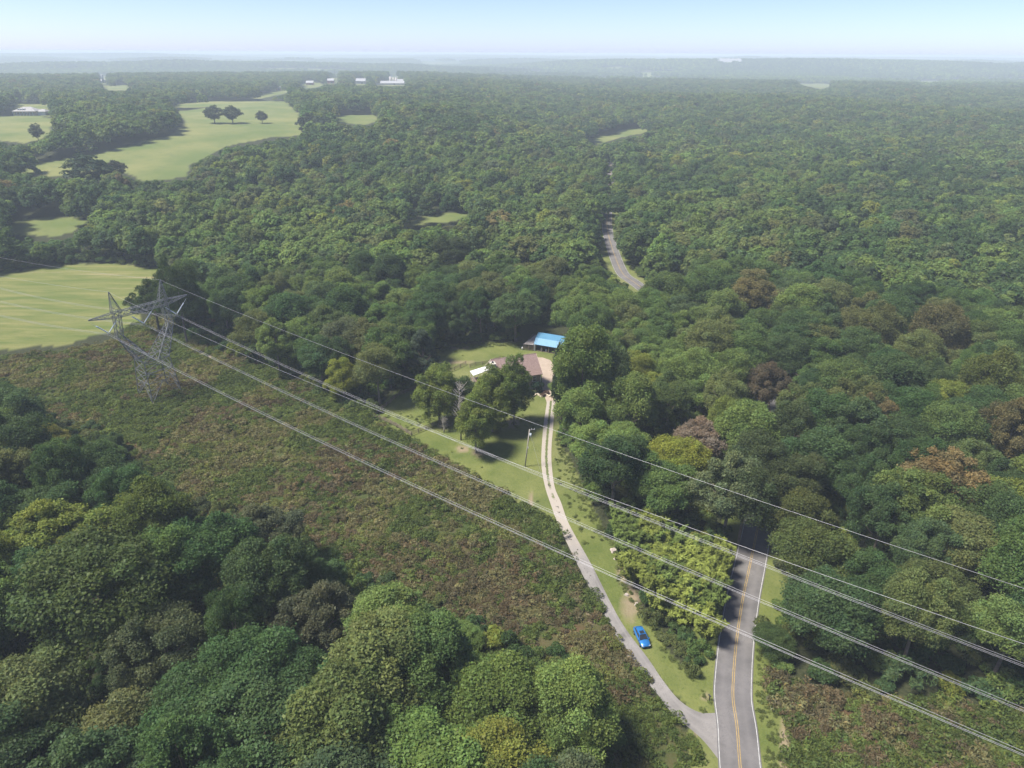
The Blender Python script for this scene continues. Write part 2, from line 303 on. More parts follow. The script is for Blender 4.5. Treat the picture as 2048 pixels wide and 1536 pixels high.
# ------------------------------------------------------------------ roads
def asphalt(name,base,worn,tracks=False):
    m,nt,o=mat(name); a=N(nt,'ShaderNodeAttribute',attribute_type='GEOMETRY',attribute_name='uvr'); s=N(nt,'ShaderNodeSeparateXYZ'); nt.links.new(a.outputs['Vector'],s.inputs[0])
    u=s.outputs[0]; v=s.outputs[1]
    f=nz(nt,3.,6,.75); b=nz(nt,.22,5,.6); c=mixc(nt,base,worn,rmp(nt,b,.35,.65)); c=mixc(nt,c,(.03,.03,.03),rmp(nt,f,.55,.8,0,.35))
    c=mixc(nt,c,(.09,.085,.08),rmp(nt,nz(nt,.13,2,.4),.62,.635,0,.35)); c=mixc(nt,c,(.05,.05,.045),mth(nt,'MULTIPLY',rmp(nt,mth(nt,'ABSOLUTE',mth(nt,'SUBTRACT',nz(nt,.5,6,.7),.5)),.0,.012,.6,0),rmp(nt,b,.45,.6)))
    uu=mth(nt,'ABSOLUTE',mth(nt,'SUBTRACT',mth(nt,'ABSOLUTE',mth(nt,'SUBTRACT',u,.5)),.25)) # wheel paths
    c=mixc(nt,c,worn,rmp(nt,uu,.0,.12,.45,0))
    if tracks:
        g=mixc(nt,(.29,.255,.215),(.38,.34,.29),f); up=rmp(nt,mth(nt,'ADD',v,mth(nt,'MULTIPLY',b,30.)),78,92,1,0)
        c=mixc(nt,c,g,up)
        mid=mth(nt,'ABSOLUTE',mth(nt,'SUBTRACT',u,.5)); mid=mth(nt,'ADD',mid,mth(nt,'MULTIPLY',mth(nt,'SUBTRACT',nz(nt,.9,4,.7),.5),.25))
        gm=rmp(nt,mid,.08,.15,1,0); gu=rmp(nt,mth(nt,'ADD',v,mth(nt,'MULTIPLY',nz(nt,.4,3,.6),45.)),68,76,1,0)
        c=mixc(nt,c,(.10,.12,.04),mth(nt,'MULTIPLY',gm,gu))
        pt=mth(nt,'MULTIPLY',rmp(nt,nz(nt,.7,4,.7),.6,.64),mth(nt,'MULTIPLY',rmp(nt,mid,.12,.18,1,0),rmp(nt,v,95,100,1,0))); c=mixc(nt,c,(.06,.055,.04),pt)
    pbr(nt,o,c,.9,0,.25,f,.3,.02); return m
def ribbon(name,L,Rr,m,z,label,cat='road',parent=None):
    L=np.asarray(L);Rr=np.asarray(Rr); nU=6; n=len(L); U=np.linspace(0,1,nU)
    P=L[:,None,:]*(1-U)[None,:,None]+Rr[:,None,:]*U[None,:,None]; P=P.reshape(-1,2); zz=hz(P[:,0],P[:,1])+z
    i,j=np.meshgrid(np.arange(n-1),np.arange(nU-1),indexing='ij'); Fq=np.stack([i*nU+j,i*nU+j+1,(i+1)*nU+j+1,(i+1)*nU+j],-1).reshape(-1,4)
    C=(L+Rr)/2; s=np.concatenate([[0],np.cumsum(np.hypot(*np.diff(C,axis=0).T))])
    uv=np.stack([np.tile(U,n),np.repeat(s,nU),np.zeros(n*nU)],-1)
    V=np.column_stack([P,zz]); a=V[Fq[0]]; 
    if np.cross(a[1]-a[0],a[2]-a[0])[2]<0: Fq=Fq[:,::-1]
    o=link(name,npmesh(name,V,Fq,(('uvr','POINT','FLOAT_VECTOR',uv),),True),m,parent)
    if label: tag(o,label,cat,kind='structure')
    return o
M_ROAD=asphalt('road_asphalt',(.105,.10,.098),(.165,.155,.15)); M_DRIVE=asphalt('driveway_asphalt',(.165,.155,.145),(.24,.225,.21),True)
tan=np.gradient(ROADP,axis=0); tan/=np.hypot(*tan.T)[:,None]; nrm=np.column_stack([tan[:,1],-tan[:,0]])
def rib_off(name,a,b,m,z,label=None,cat=None,parent=None,sl=slice(None)): return ribbon(name,(ROADP+nrm*a)[sl],(ROADP+nrm*b)[sl],m,z,label,cat,parent)
road=rib_off('road',-3.15,3.15,M_ROAD,.06,'two lane grey asphalt road running up from the bottom edge through the trees','road')
M_YEL=simple('yellow_line_paint',(.34,.235,.08),.8,0,.3,1.5); M_LINE=simple('white_line_paint',(.42,.42,.40),.8,0,.3,1.5)
for a in (-.20,.10): rib_off('centre_line',a,a+.11,M_YEL,.066,parent=road)
for a in (-2.95,2.85): rib_off('edge_line',a,a+.10,M_LINE,.066,parent=road)
dl=smooth([at(*p)[:2] for p in TRACK_L],8); dr=smooth([at(*p)[:2] for p in TRACK_R],8)
driveway=ribbon('driveway',dl,dr,M_DRIVE,.05,'pale driveway curving from the road to the house, two gravel wheel tracks at its upper end','driveway')
M_PAD=simple('tan_concrete',(.34,.275,.215),.9,0,.15,.6)
pad=[at(*p) for p in ((1052,722),(1066,717),(1085,718),(1100,724),(1112,736),(1112,762),(1112,812),(1094,812),(1088,790),(1084,784),(1084,750),(1070,735))]
tag(MB().poly([(p[0],p[1],.04) for p in pad]).obj('parking_pad',M_PAD),'tan concrete parking pad between the brown roofed house and the trees','driveway',kind='structure')
# ------------------------------------------------------------------ foliage prototypes
def unit(n,g): v=g.normal(size=(n,3)); return v/np.linalg.norm(v,axis=1)[:,None]
def crown(kind,n,leaf,seed,rn=.75,fz=.15):
    """leaf faces on many small boughs; the crown fits a 18 m tree of 6 m radius"""
    g=np.random.default_rng(seed); L=[]
    def lob(c,r,s=1.): L.append((*c,r,s))
    if kind in('round','dense','broad','loose','yellowing'):
        nl={'round':92,'dense':130,'broad':98,'loose':110,'yellowing':42}[kind]
        rz={'round':6.6,'dense':6.6,'broad':5.4,'loose':6.4,'yellowing':5.0}[kind]; zc={'round':10.2,'dense':10.2,'broad':11.3,'loose':10.4,'yellowing':11.4}[kind]
        rr={'round':(.7,1.8),'dense':(.6,1.3),'broad':(.8,1.9),'loose':(.5,1.3),'yellowing':(1.,1.8)}[kind]
        wob=g.uniform(0,6.28,4)
        for k in range(nl):
            d=unit(1,g)[0]; d[2]=abs(d[2])*1.25-.55; d/=np.linalg.norm(d); a=math.atan2(d[1],d[0])
            ex=1+.16*math.sin(2*a+wob[0])+.12*math.sin(3*a+wob[1])+.10*math.sin(5*d[2]+wob[2]); t=g.uniform(.55,.93) if k>nl*.75 else g.uniform(.78,.95)
            lob((d[0]*5.0*t*ex,d[1]*5.0*t*ex,zc+d[2]*rz*t*ex),g.uniform(*rr))
        if kind=='broad':
            for k in range(10): a=g.uniform(0,6.28); lob((math.cos(a)*4.6,math.sin(a)*4.6,9+g.uniform(-1.5,1.5)),1.7)
    elif kind=='full':
        wob=g.uniform(0,6.28,3)
        for k in range(105):
            d=unit(1,g)[0]; a=math.atan2(d[1],d[0]); ex=1+.13*math.sin(2*a+wob[0])+.10*math.sin(3*a+wob[1])+.12*math.sin(4*d[2]+wob[2]); t=g.uniform(.6,.97)
            zz=9.6+d[2]*6.9*t*ex; w_=1.0-.25*max(0,(d[2]-.2))
            lob((d[0]*5.0*t*ex*w_,d[1]*5.0*t*ex*w_,zz),g.uniform(.75,1.5))
    elif kind=='tall':
        for k in range(60):
            z=g.uniform(4.5,17); w_=4.2*math.sin(math.pi*min(1,max(0.06,(18.2-z)/15)))**.7; a=g.uniform(0,6.28); t=g.uniform(.6,1)
            lob((math.cos(a)*w_*t,math.sin(a)*w_*t,z),g.uniform(.9,1.7),1.5)
    elif kind=='cone':
        for k in range(80):
            t=g.uniform(0,1)**.75; z=17.3-t*14.5; w_=.3+t*4.3*(.85+.3*g.random()); a=g.uniform(0,6.28)
            lob((math.cos(a)*w_,math.sin(a)*w_,z),g.uniform(.6,1.15),.75)
    elif kind=='multi':
        for c0,rz,n0 in (((-2.6,-.6,11.5),4.6,34),((2.3,-1.4,10.6),5.0,34),((.6,2.2,12.6),4.8,34)):
            for k in range(n0):
                d=unit(1,g)[0]; d[2]=abs(d[2])*1.2-.5; d/=np.linalg.norm(d); t=g.uniform(.7,1)
                lob((c0[0]+d[0]*3.1*t,c0[1]+d[1]*3.1*t,c0[2]+d[2]*rz*t),g.uniform(.6,1.5))
    L=np.array(L); C=L[:,:3]; Rr=L[:,3]; S=L[:,4]
    N0=int(n*1.9); w_=Rr**2; idx=g.choice(len(L),N0,p=w_/w_.sum()); d=unit(N0,g); up=d[:,2]<-.35; d[up,2]*=-1
    sp=1+g.normal(size=N0)*fz-.05
    P=C[idx]+d*(Rr[idx]*sp)[:,None]*np.column_stack([np.ones(N0),np.ones(N0),S[idx]])
    keep=np.ones(N0,bool)
    for k in range(len(L)):
        q=(P-C[k])/np.array([1,1,S[k]]); keep&=~((np.linalg.norm(q,axis=1)<Rr[k]*.68)&(idx!=k))
    P=P[keep][:n]; d=d[keep][:n]; idx=idx[keep][:n]; m=len(P)
    nr=d*(.75+(.75-rn))+np.array([0,0,.45])+unit(m,g)*rn; nr/=np.linalg.norm(nr,axis=1)[:,None]
    a=np.cross(nr,unit(m,g)); a/=np.linalg.norm(a,axis=1)[:,None]; b=np.cross(nr,a)
    s=leaf*g.uniform(.45,1.6,m)[:,None]; asp=g.uniform(.5,.9,m)[:,None]
    V=np.stack([P-a*s*.5,P-b*s*.5*asp-a*s*.08,P+a*s*.55,P+b*s*.5*asp+a*s*.04],1).reshape(-1,3)
    Fq=np.arange(m*4).reshape(-1,4)
    lobv=g.uniform(.82,1.2,len(L))[idx]; v=lobv*g.uniform(.72,1.3,m); hue=g.uniform(-.07,.07,len(L))[idx]+g.normal(size=m)*.05
    lv=np.column_stack([v*(1+hue),v,v*(1-hue),np.ones(m)])
    return V,Fq,lv
def crown_mesh(name,kind,n,leaf,seed,rn=.75,fz=.15):
    V,Fq,lv=crown(kind,n,leaf,seed,rn,fz); me=npmesh(name,V,Fq,(('lv','FACE','FLOAT_COLOR',lv),)); me.materials.append(M_LEAF); return me
def trunk_mesh(seed,lift=0.):
    g=np.random.default_rng(seed); b=MB(); top=Vector((g.uniform(-.5,.5),g.uniform(-.5,.5),11.5))
    b.tube([(0,0,-.6),(0,0,.5),(top.x*.4,top.y*.4,6),tuple(top)],[.42,.32,.24,.08],7)
    for k in range(7):
        z=g.uniform(4.5,9); a=k*.9+g.uniform(0,.5); r=g.uniform(2.6,4.2); t=z/11.5
        b.tube([(top.x*t,top.y*t,z),(math.cos(a)*r*.5,math.sin(a)*r*.5,z+1.6),(math.cos(a)*r,math.sin(a)*r,z+g.uniform(2.4,4.5))],[.15,.09,.03],5)
    me=b.mesh('trunk',True); me.materials.append(M_BARK); return me
KINDS=['round','dense','broad','loose','tall','multi','round','cone','dense','multi','full','full']
HI=[crown_mesh('crown',k,42000,.25 if k!='dense' else .22,100+i,.92,.20) for i,k in enumerate(KINDS)]
TR=[trunk_mesh(i) for i in range(3)]
MIDP=[crown_mesh('crown_mid',k,5200,.68 if k!='dense' else .6,200+i,.5) for i,k in enumerate(KINDS)]
LOW=[crown_mesh('crown_far',k,1300,1.25,300+i,.35) for i,k in enumerate(KINDS)]
def grove(seed):
    g=np.random.default_rng(seed); Vs=[];Fs=[];Ls=[];o=0
    for k in range(22):
        kd=KINDS[g.integers(0,7)]; V,Fq,lv=crown(kd,260,2.2,seed*50+k,.3); s=g.uniform(.7,1.15); V=V*np.array([s*.95,s*.95,s])+np.array([g.uniform(-24,24),g.uniform(-24,24),-1.5])
        t=g.choice(5,p=[.3,.25,.2,.15,.1]); tt=np.array([[1,1,1],[.75,.8,.85],[1.3,1.25,1.0],[.95,1.0,1.15],[1.8,1.5,1.0]][t])*g.uniform(.85,1.15); lv=lv.copy(); lv[:,:3]*=tt
        Vs.append(V);Fs.append(Fq+o);Ls.append(lv);o+=len(V)
    me=npmesh('grove',np.vstack(Vs),np.vstack(Fs),(('lv','FACE','FLOAT_COLOR',np.vstack(Ls)),)); me.materials.append(M_LEAF); return me
GROVE=[grove(i+1) for i in range(5)]
def shrub_mesh(seed,n,leaf,rad,hgt,name='shrub'):
    g=np.random.default_rng(seed); nl=9; C=np.column_stack([g.normal(size=nl)*rad*.45,g.normal(size=nl)*rad*.45,g.uniform(.2,.65,nl)*hgt]); r=g.uniform(.3,.5,nl)*rad
    idx=g.integers(0,nl,n); d=unit(n,g); d[:,2]=np.abs(d[:,2]); P=C[idx]+d*r[idx][:,None]*np.array([1,1,hgt/rad*.6]); P[:,2]=np.maximum(P[:,2],.05)
    nr=d*.6+unit(n,g)*.8+np.array([0,0,.4]); nr/=np.linalg.norm(nr,axis=1)[:,None]; a=np.cross(nr,unit(n,g)); a/=np.linalg.norm(a,axis=1)[:,None]; b=np.cross(nr,a); s=leaf*g.uniform(.5,1.5,n)[:,None]
    V=np.stack([P-a*s*.7,P-b*s*.22,P+a*s*.7,P+b*s*.22],1).reshape(-1,3)
    v=g.uniform(.65,1.35,n); h_=g.normal(size=n)*.08; lv=np.column_stack([v*(1+h_),v,v*(1-h_),np.ones(n)])
    me=npmesh(name,V,np.arange(n*4).reshape(-1,4),(('lv','FACE','FLOAT_COLOR',lv),)); me.materials.append(M_LEAF); return me
SHR=[shrub_mesh(i,330,.33,1.4,.75+.22*i) for i in range(5)]
BUSH=[shrub_mesh(20+i,1400,.45,2.3,3.6,'bush') for i in range(4)]
def bamboo_mesh(seed):
    g=np.random.default_rng(seed); V=[];Ls=[]; 
    for c in range(5):
        a=g.uniform(0,6.28); lean=g.uniform(.8,2.4); H=g.uniform(5.,7.5); b0=g.normal(size=2)*.5
        for k in range(210):
            t=g.uniform(.35,1.)**.8; p=np.array([b0[0]+math.cos(a)*lean*t**2.2,b0[1]+math.sin(a)*lean*t**2.2,H*(t-.13*t**4)])
            s=g.uniform(.35,.8); aa=g.uniform(0,6.28); dr=np.array([math.cos(aa)*.9+math.cos(a)*.5,math.sin(aa)*.9+math.sin(a)*.5,g.uniform(-.75,.35)]); dr/=np.linalg.norm(dr)
            sd_=np.cross(dr,[0,0,1]); sd_/=np.linalg.norm(sd_)+1e-6; wd=.13*s+.05
            V+=[p,p+dr*s*.5-sd_*wd,p+dr*s,p+dr*s*.5+sd_*wd]; v=g.uniform(.7,1.35); Ls.append((v*1.02,v,v*.9,1))
    me=npmesh('bamboo',np.array(V),np.arange(len(V)).reshape(-1,4),(('lv','FACE','FLOAT_COLOR',np.array(Ls)),)); me.materials.append(M_LEAF); return me
BAM=[bamboo_mesh(70+i) for i in range(5)]
# ------------------------------------------------------------------ scatter by geometry nodes (only for the masses nobody could count)
def proto_coll(name,meshes):
    c=bpy.data.collections.new(name)
    for i,me in enumerate(meshes): o=bpy.data.objects.new('%s_%02d'%(name,i),me); c.objects.link(o)
    return c
def scatter(name,protos,P,idx,rotz,scl,tint,label,cat):
    me=bpy.data.meshes.new(name); n=len(P); me.vertices.add(n); me.vertices.foreach_set('co',np.asarray(P,np.float32).ravel())
    def at_(nm,typ,val,key):
        a=me.attributes.new(nm,typ,'POINT'); a.data.foreach_set(key,np.asarray(val).ravel())
    at_('pick','INT',np.asarray(idx,np.int32),'value'); rot=np.zeros((n,3),np.float32); rot[:,2]=rotz
    at_('rot','FLOAT_VECTOR',rot,'vector'); at_('scl','FLOAT_VECTOR',np.asarray(scl,np.float32),'vector')
    at_('tint','FLOAT_COLOR',np.column_stack([tint,np.ones(n)]).astype(np.float32),'color')
    o=link(name,me); tag(o,label,cat,kind='stuff')
    ng=bpy.data.node_groups.new(name+'_nodes','GeometryNodeTree'); ng.interface.new_socket('Geometry',in_out='INPUT',socket_type='NodeSocketGeometry'); ng.interface.new_socket('Geometry',in_out='OUTPUT',socket_type='NodeSocketGeometry')
    gi=ng.nodes.new('NodeGroupInput'); go=ng.nodes.new('NodeGroupOutput'); ci=ng.nodes.new('GeometryNodeCollectionInfo'); ci.inputs[0].default_value=proto_coll(name+'_kinds',protos); ci.inputs[1].default_value=True; ci.inputs[2].default_value=True
    ip=ng.nodes.new('GeometryNodeInstanceOnPoints'); ip.inputs['Pick Instance'].default_value=True
    def na(nm,t):
        x=ng.nodes.new('GeometryNodeInputNamedAttribute'); x.data_type=t; x.inputs[0].default_value=nm; return x.outputs[0]
    L=ng.links.new; L(gi.outputs[0],ip.inputs['Points']); L(ci.outputs[0],ip.inputs['Instance']); L(na('pick','INT'),ip.inputs['Instance Index'])
    er=ng.nodes.new('FunctionNodeEulerToRotation'); L(na('rot','FLOAT_VECTOR'),er.inputs[0]); L(er.outputs[0],ip.inputs['Rotation']); L(na('scl','FLOAT_VECTOR'),ip.inputs['Scale']); L(ip.outputs[0],go.inputs[0])
    md=o.modifiers.new('scatter','NODES'); md.node_group=ng; return o
# ------------------------------------------------------------------ trees
PAL=np.array([(.078,.120,.036),(.052,.088,.031),(.064,.098,.040),(.112,.155,.044),(.108,.126,.045),(.088,.108,.052),(.150,.170,.036),(.155,.125,.052)])
PAL=PAL*np.array([1.10,1.13,1.05])
PALN=['mid green','dark green','blue green','light green','olive green','grey green','yellow green','russet']
def pick_tint(x,y,n,g):
    w0=np.array([.29,.20,.09,.18,.16,.035,.04,.005])
    c=g.choice(8,n,p=w0); big=fbm(x,y,60,21); 
    m=(big>.56)&(g.random(n)<.4); c=np.where(m,3,c); m=(big<.44)&(g.random(n)<.4); c=np.where(m,1,c)
    t=PAL[c]*g.uniform(.85,1.2,n)[:,None]*(1+g.normal(size=(n,3))*.04); return c,t
TREES=[]   # x,y,H,R, fixed kind/tint/label or None
def manual(base,top,width,kind,tint,label,name='tree',lo=None,group=None):
    P=at(*base); hx=math.hypot(P[0],P[1]); d=ray(base[0],top); tY=P[1]/d[1]; H=CAM_H+tY*d[2]-P[2]; Zc=(P-np.array([0,0,CAM_H]))@Fv; Rw=width/2/(FPX/Zc)
    TREES.append(dict(x=P[0],y=P[1],z=P[2],H=H,R=Rw,kind=kind,tint=tint,label=label,name=name,group=group))
YG=(.20,.225,.035); BR=(.150,.190,.042); GM=(.110,.155,.038); DK=(.030,.050,.022); GG=(.085,.110,.055); TANL=(.22,.17,.12)
manual((880,852),728,96,10,BR,'bright green maple inside the board fence, left of the bare dead tree')
manual((952,908),784,92,11,BR,'bright green maple standing lowest on the front lawn, nearest the cleared strip')
manual((985,866),738,92,10,BR,'broad yellowish green maple in front of the house chimney')
manual((1028,850),709,78,11,GM,'mid green tree hiding the middle of the house roof, on paired pale trunks')
manual((925,838),752,84,11,(.07,.105,.035),'soft green tree tucked behind the bare dead tree')
manual((1003,856),735,62,10,BR,'slim bright tree between the chimney and the roof tree')
manual((849,772),652,76,7,(.060,.085,.055),'blue grey conifer at the upper corner of the paddock fence','pine_tree')
manual((690,806),714,74,11,YG,'lone yellow green tree above the left end of the wood by the fence')
manual((1160,872),664,112,4,(.115,.165,.042),'tall light green tree beside the top of the driveway','tree')
manual((1122,850),678,50,10,(.040,.062,.028),'narrow dark cedar overhanging the tan pad beside the house','cedar_tree')
manual((1205,860),690,100,2,(.078,.115,.046),'broad grey green tree behind the tall driveway tree')
manual((1262,975),880,66,0,YG,'small rounded yellow green tree in the wood right of the driveway')
manual((1345,985),878,116,2,YG,'wide yellow green tree with pale forked trunk in the wood right of the driveway')
manual((1388,950),832,104,3,TANL,'tree with browned tan leaves in the middle of the right hand wood')
manual((1445,1080),898,140,3,(.125,.155,.070),'large pale grey green tree near the pointed lower end of the wood')
manual((1255,900),760,96,4,(.125,.170,.044),'light green upright tree at the centre of the wood right of the driveway')
manual((1330,870),750,110,1,(.092,.130,.040),'fine textured green crown upslope of the tan leaved tree')
manual((1440,900),790,70,0,BR,'bright sprigged tree right of the tan leaved tree')
manual((430,247),207,42,10,(.040,.055,.030),'dark round oak on the sunlit pasture, left one of the close pair',group='oaks on the far pasture')
manual((466,247),208,44,11,(.040,.055,.030),'dark round oak on the sunlit pasture, right one of the close pair',group='oaks on the far pasture')
manual((525,247),219,27,10,(.045,.055,.032),'small dark oak standing alone right of the pasture pair',group='oaks on the far pasture')
manual((188,382),300,100,10,(.038,.062,.034),'very large dark tree at the foot of the far pasture')
manual((236,366),316,44,11,(.055,.058,.040),'narrow brownish tree right beside the very large dark one')
manual((620,276),220,46,10,(.045,.060,.038),'dark grown tree at the right end of the far pasture')
manual((648,280),226,48,11,(.050,.075,.040),'rounded green tree beside the dark one at the pasture end')
manual((78,284),243,28,11,(.080,.10,.05),'thin pale tree in the green field at far left')
manual((176,222),193,32,10,(.10,.135,.045),'light rounded tree on the pasture skyline right of the far mansion')
manual((375,690),515,90,1,(.052,.082,.026),'large dark leafy tree beside the steel tower at the field corner')
manual((320,668),555,88,3,(.050,.078,.024),'feathery dark tree just behind the steel tower')
manual((110,930),850,84,6,(.165,.165,.035),'yellow topped tree at the left edge of the lower left wood')
manual((320,1120),960,150,6,(.090,.120,.022),'bright green crown in the middle of the lower left wood')
manual((235,1330),1095,270,2,(.070,.100,.030),'very broad light green crown in the lower left wood')
manual((660,1330),1165,150,3,(.088,.094,.050),'brownish grey crown in the lower left wood')
manual((535,1150),1010,150,3,(.085,.098,.050),'pale grey green crown at the upper edge of the lower left wood')
manual((1500,660),548,110,5,(.15,.135,.05),'yellowing tree above the corner of the right hand wood, beside the hidden road')
manual((1612,1205),1050,160,6,(.090,.115,.032),'light green crown overhanging the road on its right')
manual((1590,1120),985,120,0,(.085,.098,.028),'olive crown beside the road above the light green one')
manual((1950,860),690,120,6,(.105,.125,.028),'bright yellow green crown near the right edge')
manual((1990,960),790,110,3,(.125,.110,.045),'tree turning tawny near the right edge')
manual((1740,740),600,90,6,(.105,.115,.035),'yellowish rounded crown in the forest right of centre')
manual((1850,760),605,100,2,(.115,.110,.045),'tawny flat topped crown with bare forked limbs')
manual((1525,840),720,90,3,(.105,.085,.052),'reddish brown crown at the far corner of the right hand wood')
manual((1830,1250),1125,150,6,(.085,.105,.032),'broad olive green crown in the wood right of the road')
manual((1476,1092),930,112,0,(.062,.085,.030),'dark green tree leaning over the road from the left, above the bamboo')
manual((1500,1015),868,116,2,(.060,.082,.032),'dark spreading tree hiding the road at the back of the right hand wood')
manual((1578,1045),905,120,5,(.070,.088,.032),'dark olive many headed tree over the hidden road')
manual((1568,940),800,100,0,(.066,.090,.032),'dark green tree beyond the reach of the visible road')
manual((905,560),470,80,1,(.055,.075,.032),'large rounded crown above the yard, in the forest behind the house')
for t in TREES: t['man']=True
def fits(x,y,z,H,R,strict=True):
    """keep crowns off the open ground the photograph shows"""
    bad=np.zeros(len(x),bool); rx,ry=Rv[0],Rv[1]
    pts=[(0,0,.0),(0,0,1.0),(0,0,.62)]+[(.85*math.cos(a),.85*math.sin(a),zf) for a in np.arange(0,6.28,1.05) for zf in (.45,.78)]
    for dx,dy,zf in pts:
        px,py,Z=proj(np.column_stack([x+dx*R,y+dy*R,z+zf*H])); 
        for p in OPEN: bad|=pip(px,py,p)&(Z>5)
    return ~bad
def base_ok(x,y,z,R):
    px,py,Z=proj(np.column_stack([x,y,z])); ok=np.ones(len(x),bool)
    for p in NOBASE: ok&=~(pip(px,py,p)&(Z>5))
    nr=(np.hypot(x,y)<1400)
    rd=np.full(len(x),1e9); rd[nr]=road_dist(x[nr],y[nr]); ok&=rd>3.4+R*.10
    dd=np.array([np.hypot(x-t['x'],y-t['y'])>.72*t['R']+.5*R for t in TREES if t.get('man')]).all(0); return ok&dd
def jgrid(r0,r1,cell,seed,az=46):
    g=np.random.default_rng(seed); n=int(r1/cell)+1; i=np.arange(-n,n+1); X,Y=np.meshgrid(i,i); X=X.ravel()*cell+(Y.ravel()%2)*cell*.5; Y=Y.ravel()*cell*.95
    X=X+g.uniform(-.38,.38,len(X))*cell; Y=Y+g.uniform(-.38,.38,len(Y))*cell; d=np.hypot(X,Y); a=np.degrees(np.arctan2(X,Y)); k=(d>=r0)&(d<r1)&(np.abs(a)<az); return X[k],Y[k],g
def plant(r0,r1,cell,seed,az=46,hs=1.,edge=True):
    x,y,g=jgrid(r0,r1,cell,seed,az); n=len(x); z=hz(x,y)
    H=(13.5+9*g.beta(2.2,2.,n)+3*(fbm(x,y,90,41)-.5))*hs; R=(4.3+3.6*g.beta(2,2.2,n))*(.75+.25*H/18)*cell/8.6
    bo=base_ok(x,y,z,R); ok=fits(x,y,z,H,R)&bo
    H2=H*.62; R2=R*.72; ok2=(~ok)&bo&fits(x,y,z,H2,R2); H=np.where(ok2,H2,H); R=np.where(ok2,R2,R); kk=ok|ok2
    H3=H*.55; R3=R*.6; ok3=(~kk)&bo&fits(x,y,z,H*.36,R*.5); H=np.where(ok3,H*.36,H); R=np.where(ok3,R*.5,R); kk|=ok3
    return x[kk],y[kk],z[kk],H[kk],R[kk],g
x,y,z,H,R,g=plant(34,300,10.4,11,60)
c,t=pick_tint(x,y,len(x),g); kd=g.choice(10,len(x),p=[.16,.11,.15,.13,.08,.12,.10,.03,.06,.06])
near=[dict(x=x[i],y=y[i],z=z[i],H=H[i],R=R[i],kind=int(kd[i]),tint=t[i],c=int(c[i]),small=H[i]<9) for i in range(len(x))]
LOT=[(1095,660),(1490,725),(1545,860),(1530,990),(1480,1130),(1300,1090),(1180,960),(1105,850)]
for q in near:
    a_,b_,_=proj(np.array([[q['x'],q['y'],q['z']]]))
    if pip(a_,b_,LOT)[0]: q['c']=int(g.choice([0,3,4,3,6],p=[.3,.3,.15,.2,.05])); q['tint']=PAL[q['c']]*g.uniform(1.0,1.25)
for q in near:
    px,py,Z=proj(np.array([[q['x'],q['y'],q['z']+q['H']*.65]])); q['px'],q['py'],q['size']=px[0],py[0],q['R']*q['H']/Z[0]**2
    q['in']=(-70<q['px']<2118)and(60<q['py']<1600)
inn=sorted([q for q in near if q['in']],key=lambda q:-q['size'])
nman=len(TREES); single=inn[:300-nman]; rest=inn[300-nman:]+[q for q in near if not q['in']]
def zone_of(px,py):
    if px<330 and py<760: return 'in the wood around the small field at left','trees around the small field at left'
    if py>1000-(0) and px>1500: return 'in the wood right of the road','trees in the wood right of the road'
    if px<1300 and py>780 and px<900+(py-780)*.75: return 'in the lower left wood below the cleared strip','trees in the lower left wood'
    if px>1080 and px<1540 and py>650: return 'in the wood between driveway and road','trees between driveway and road'
    if px>=1500: return 'in the forest along the right side, above the road','trees along the right side'
    return 'in the wood between the cleared strip and the yard','trees behind the cleared strip'
KN={'full':'low crowned','round':'round crowned','dense':'tight crowned','broad':'spreading','loose':'feathery','tall':'upright','multi':'many headed','cone':'pointed'}
MS={}
def add_tree(q,label,name,group):
    k=q['kind']; sx=q['R']/6.0; sz=q['H']/18.0
    if KINDS[k]=='tall' : sx=q['R']/4.6
    if KINDS[k]=='cone' : sx=q['R']/4.9
    e=empty(name,(q['x'],q['y'],q['z']),q.get('rz',random.uniform(0,6.28)),label,'tree',group)
    far=q['y']>330
    cr=bpy.data.objects.new('crown',MIDP[k] if far else HI[k]); COL.objects.link(cr); cr.parent=e; cr.scale=(sx,sx,sz); cr['tint']=[float(v) for v in q['tint']]
    tr=bpy.data.objects.new('trunk',TR[k%3]); COL.objects.link(tr); tr.parent=e; tr.scale=(sx,sx,sz)
    return e
for q in TREES: add_tree(q,q['label'],q['name'],q['group'])
LM=[(620,760,'the fence side yellow green tree'),(430,225,'the pasture oaks'),(315,640,'the steel tower'),(300,700,'the steel tower'),(110,890,'the yellow topped tree at left'),(320,1010,'the bright green crown in the lower left wood'),(235,1190,'the very broad light crown at lower left'),(660,1220,'the brownish grey crown'),(535,1060,'the pale grey green upper edge crown'),(1278,1287,'the blue car'),(1420,1400,'the black mailbox'),(1262,915,'the small rounded yellow green tree'),(1345,920,'the yellow green tree with forked trunk'),(1388,880,'the browned tan tree'),(1445,970,'the large pale tree by the bamboo'),(1160,760,'the tall driveway tree'),(1255,820,'the light upright tree in the right wood'),(1500,600,'the yellowing tree by the hidden road'),(1612,1120,'the light crown overhanging the road'),(1950,760,'the bright yellow green crown at right'),(1990,860,'the tawny tree at right'),(1740,660,'the yellowish forest crown'),(1525,770,'the reddish brown crown'),(1830,1180,'the broad olive crown at right'),(1095,685,'the blue roofed barn'),(1030,740,'the brown house roof'),(849,710,'the blue grey conifer'),(690,755,'the lone yellow green tree'),(905,520,'the large rounded crown behind the yard'),(1225,500,'the far stretch of road'),(1468,1450,'the road junction'),(1330,1160,'the bamboo'),(160,620,'the small hay field'),(1700,1450,'the weedy strip at lower right'),(900,1100,'the weedy cleared strip'),(950,1536,'the bottom centre of the view'),(60,1500,'the bottom left corner'),(1050,500,'the forest centre')]
seen={}
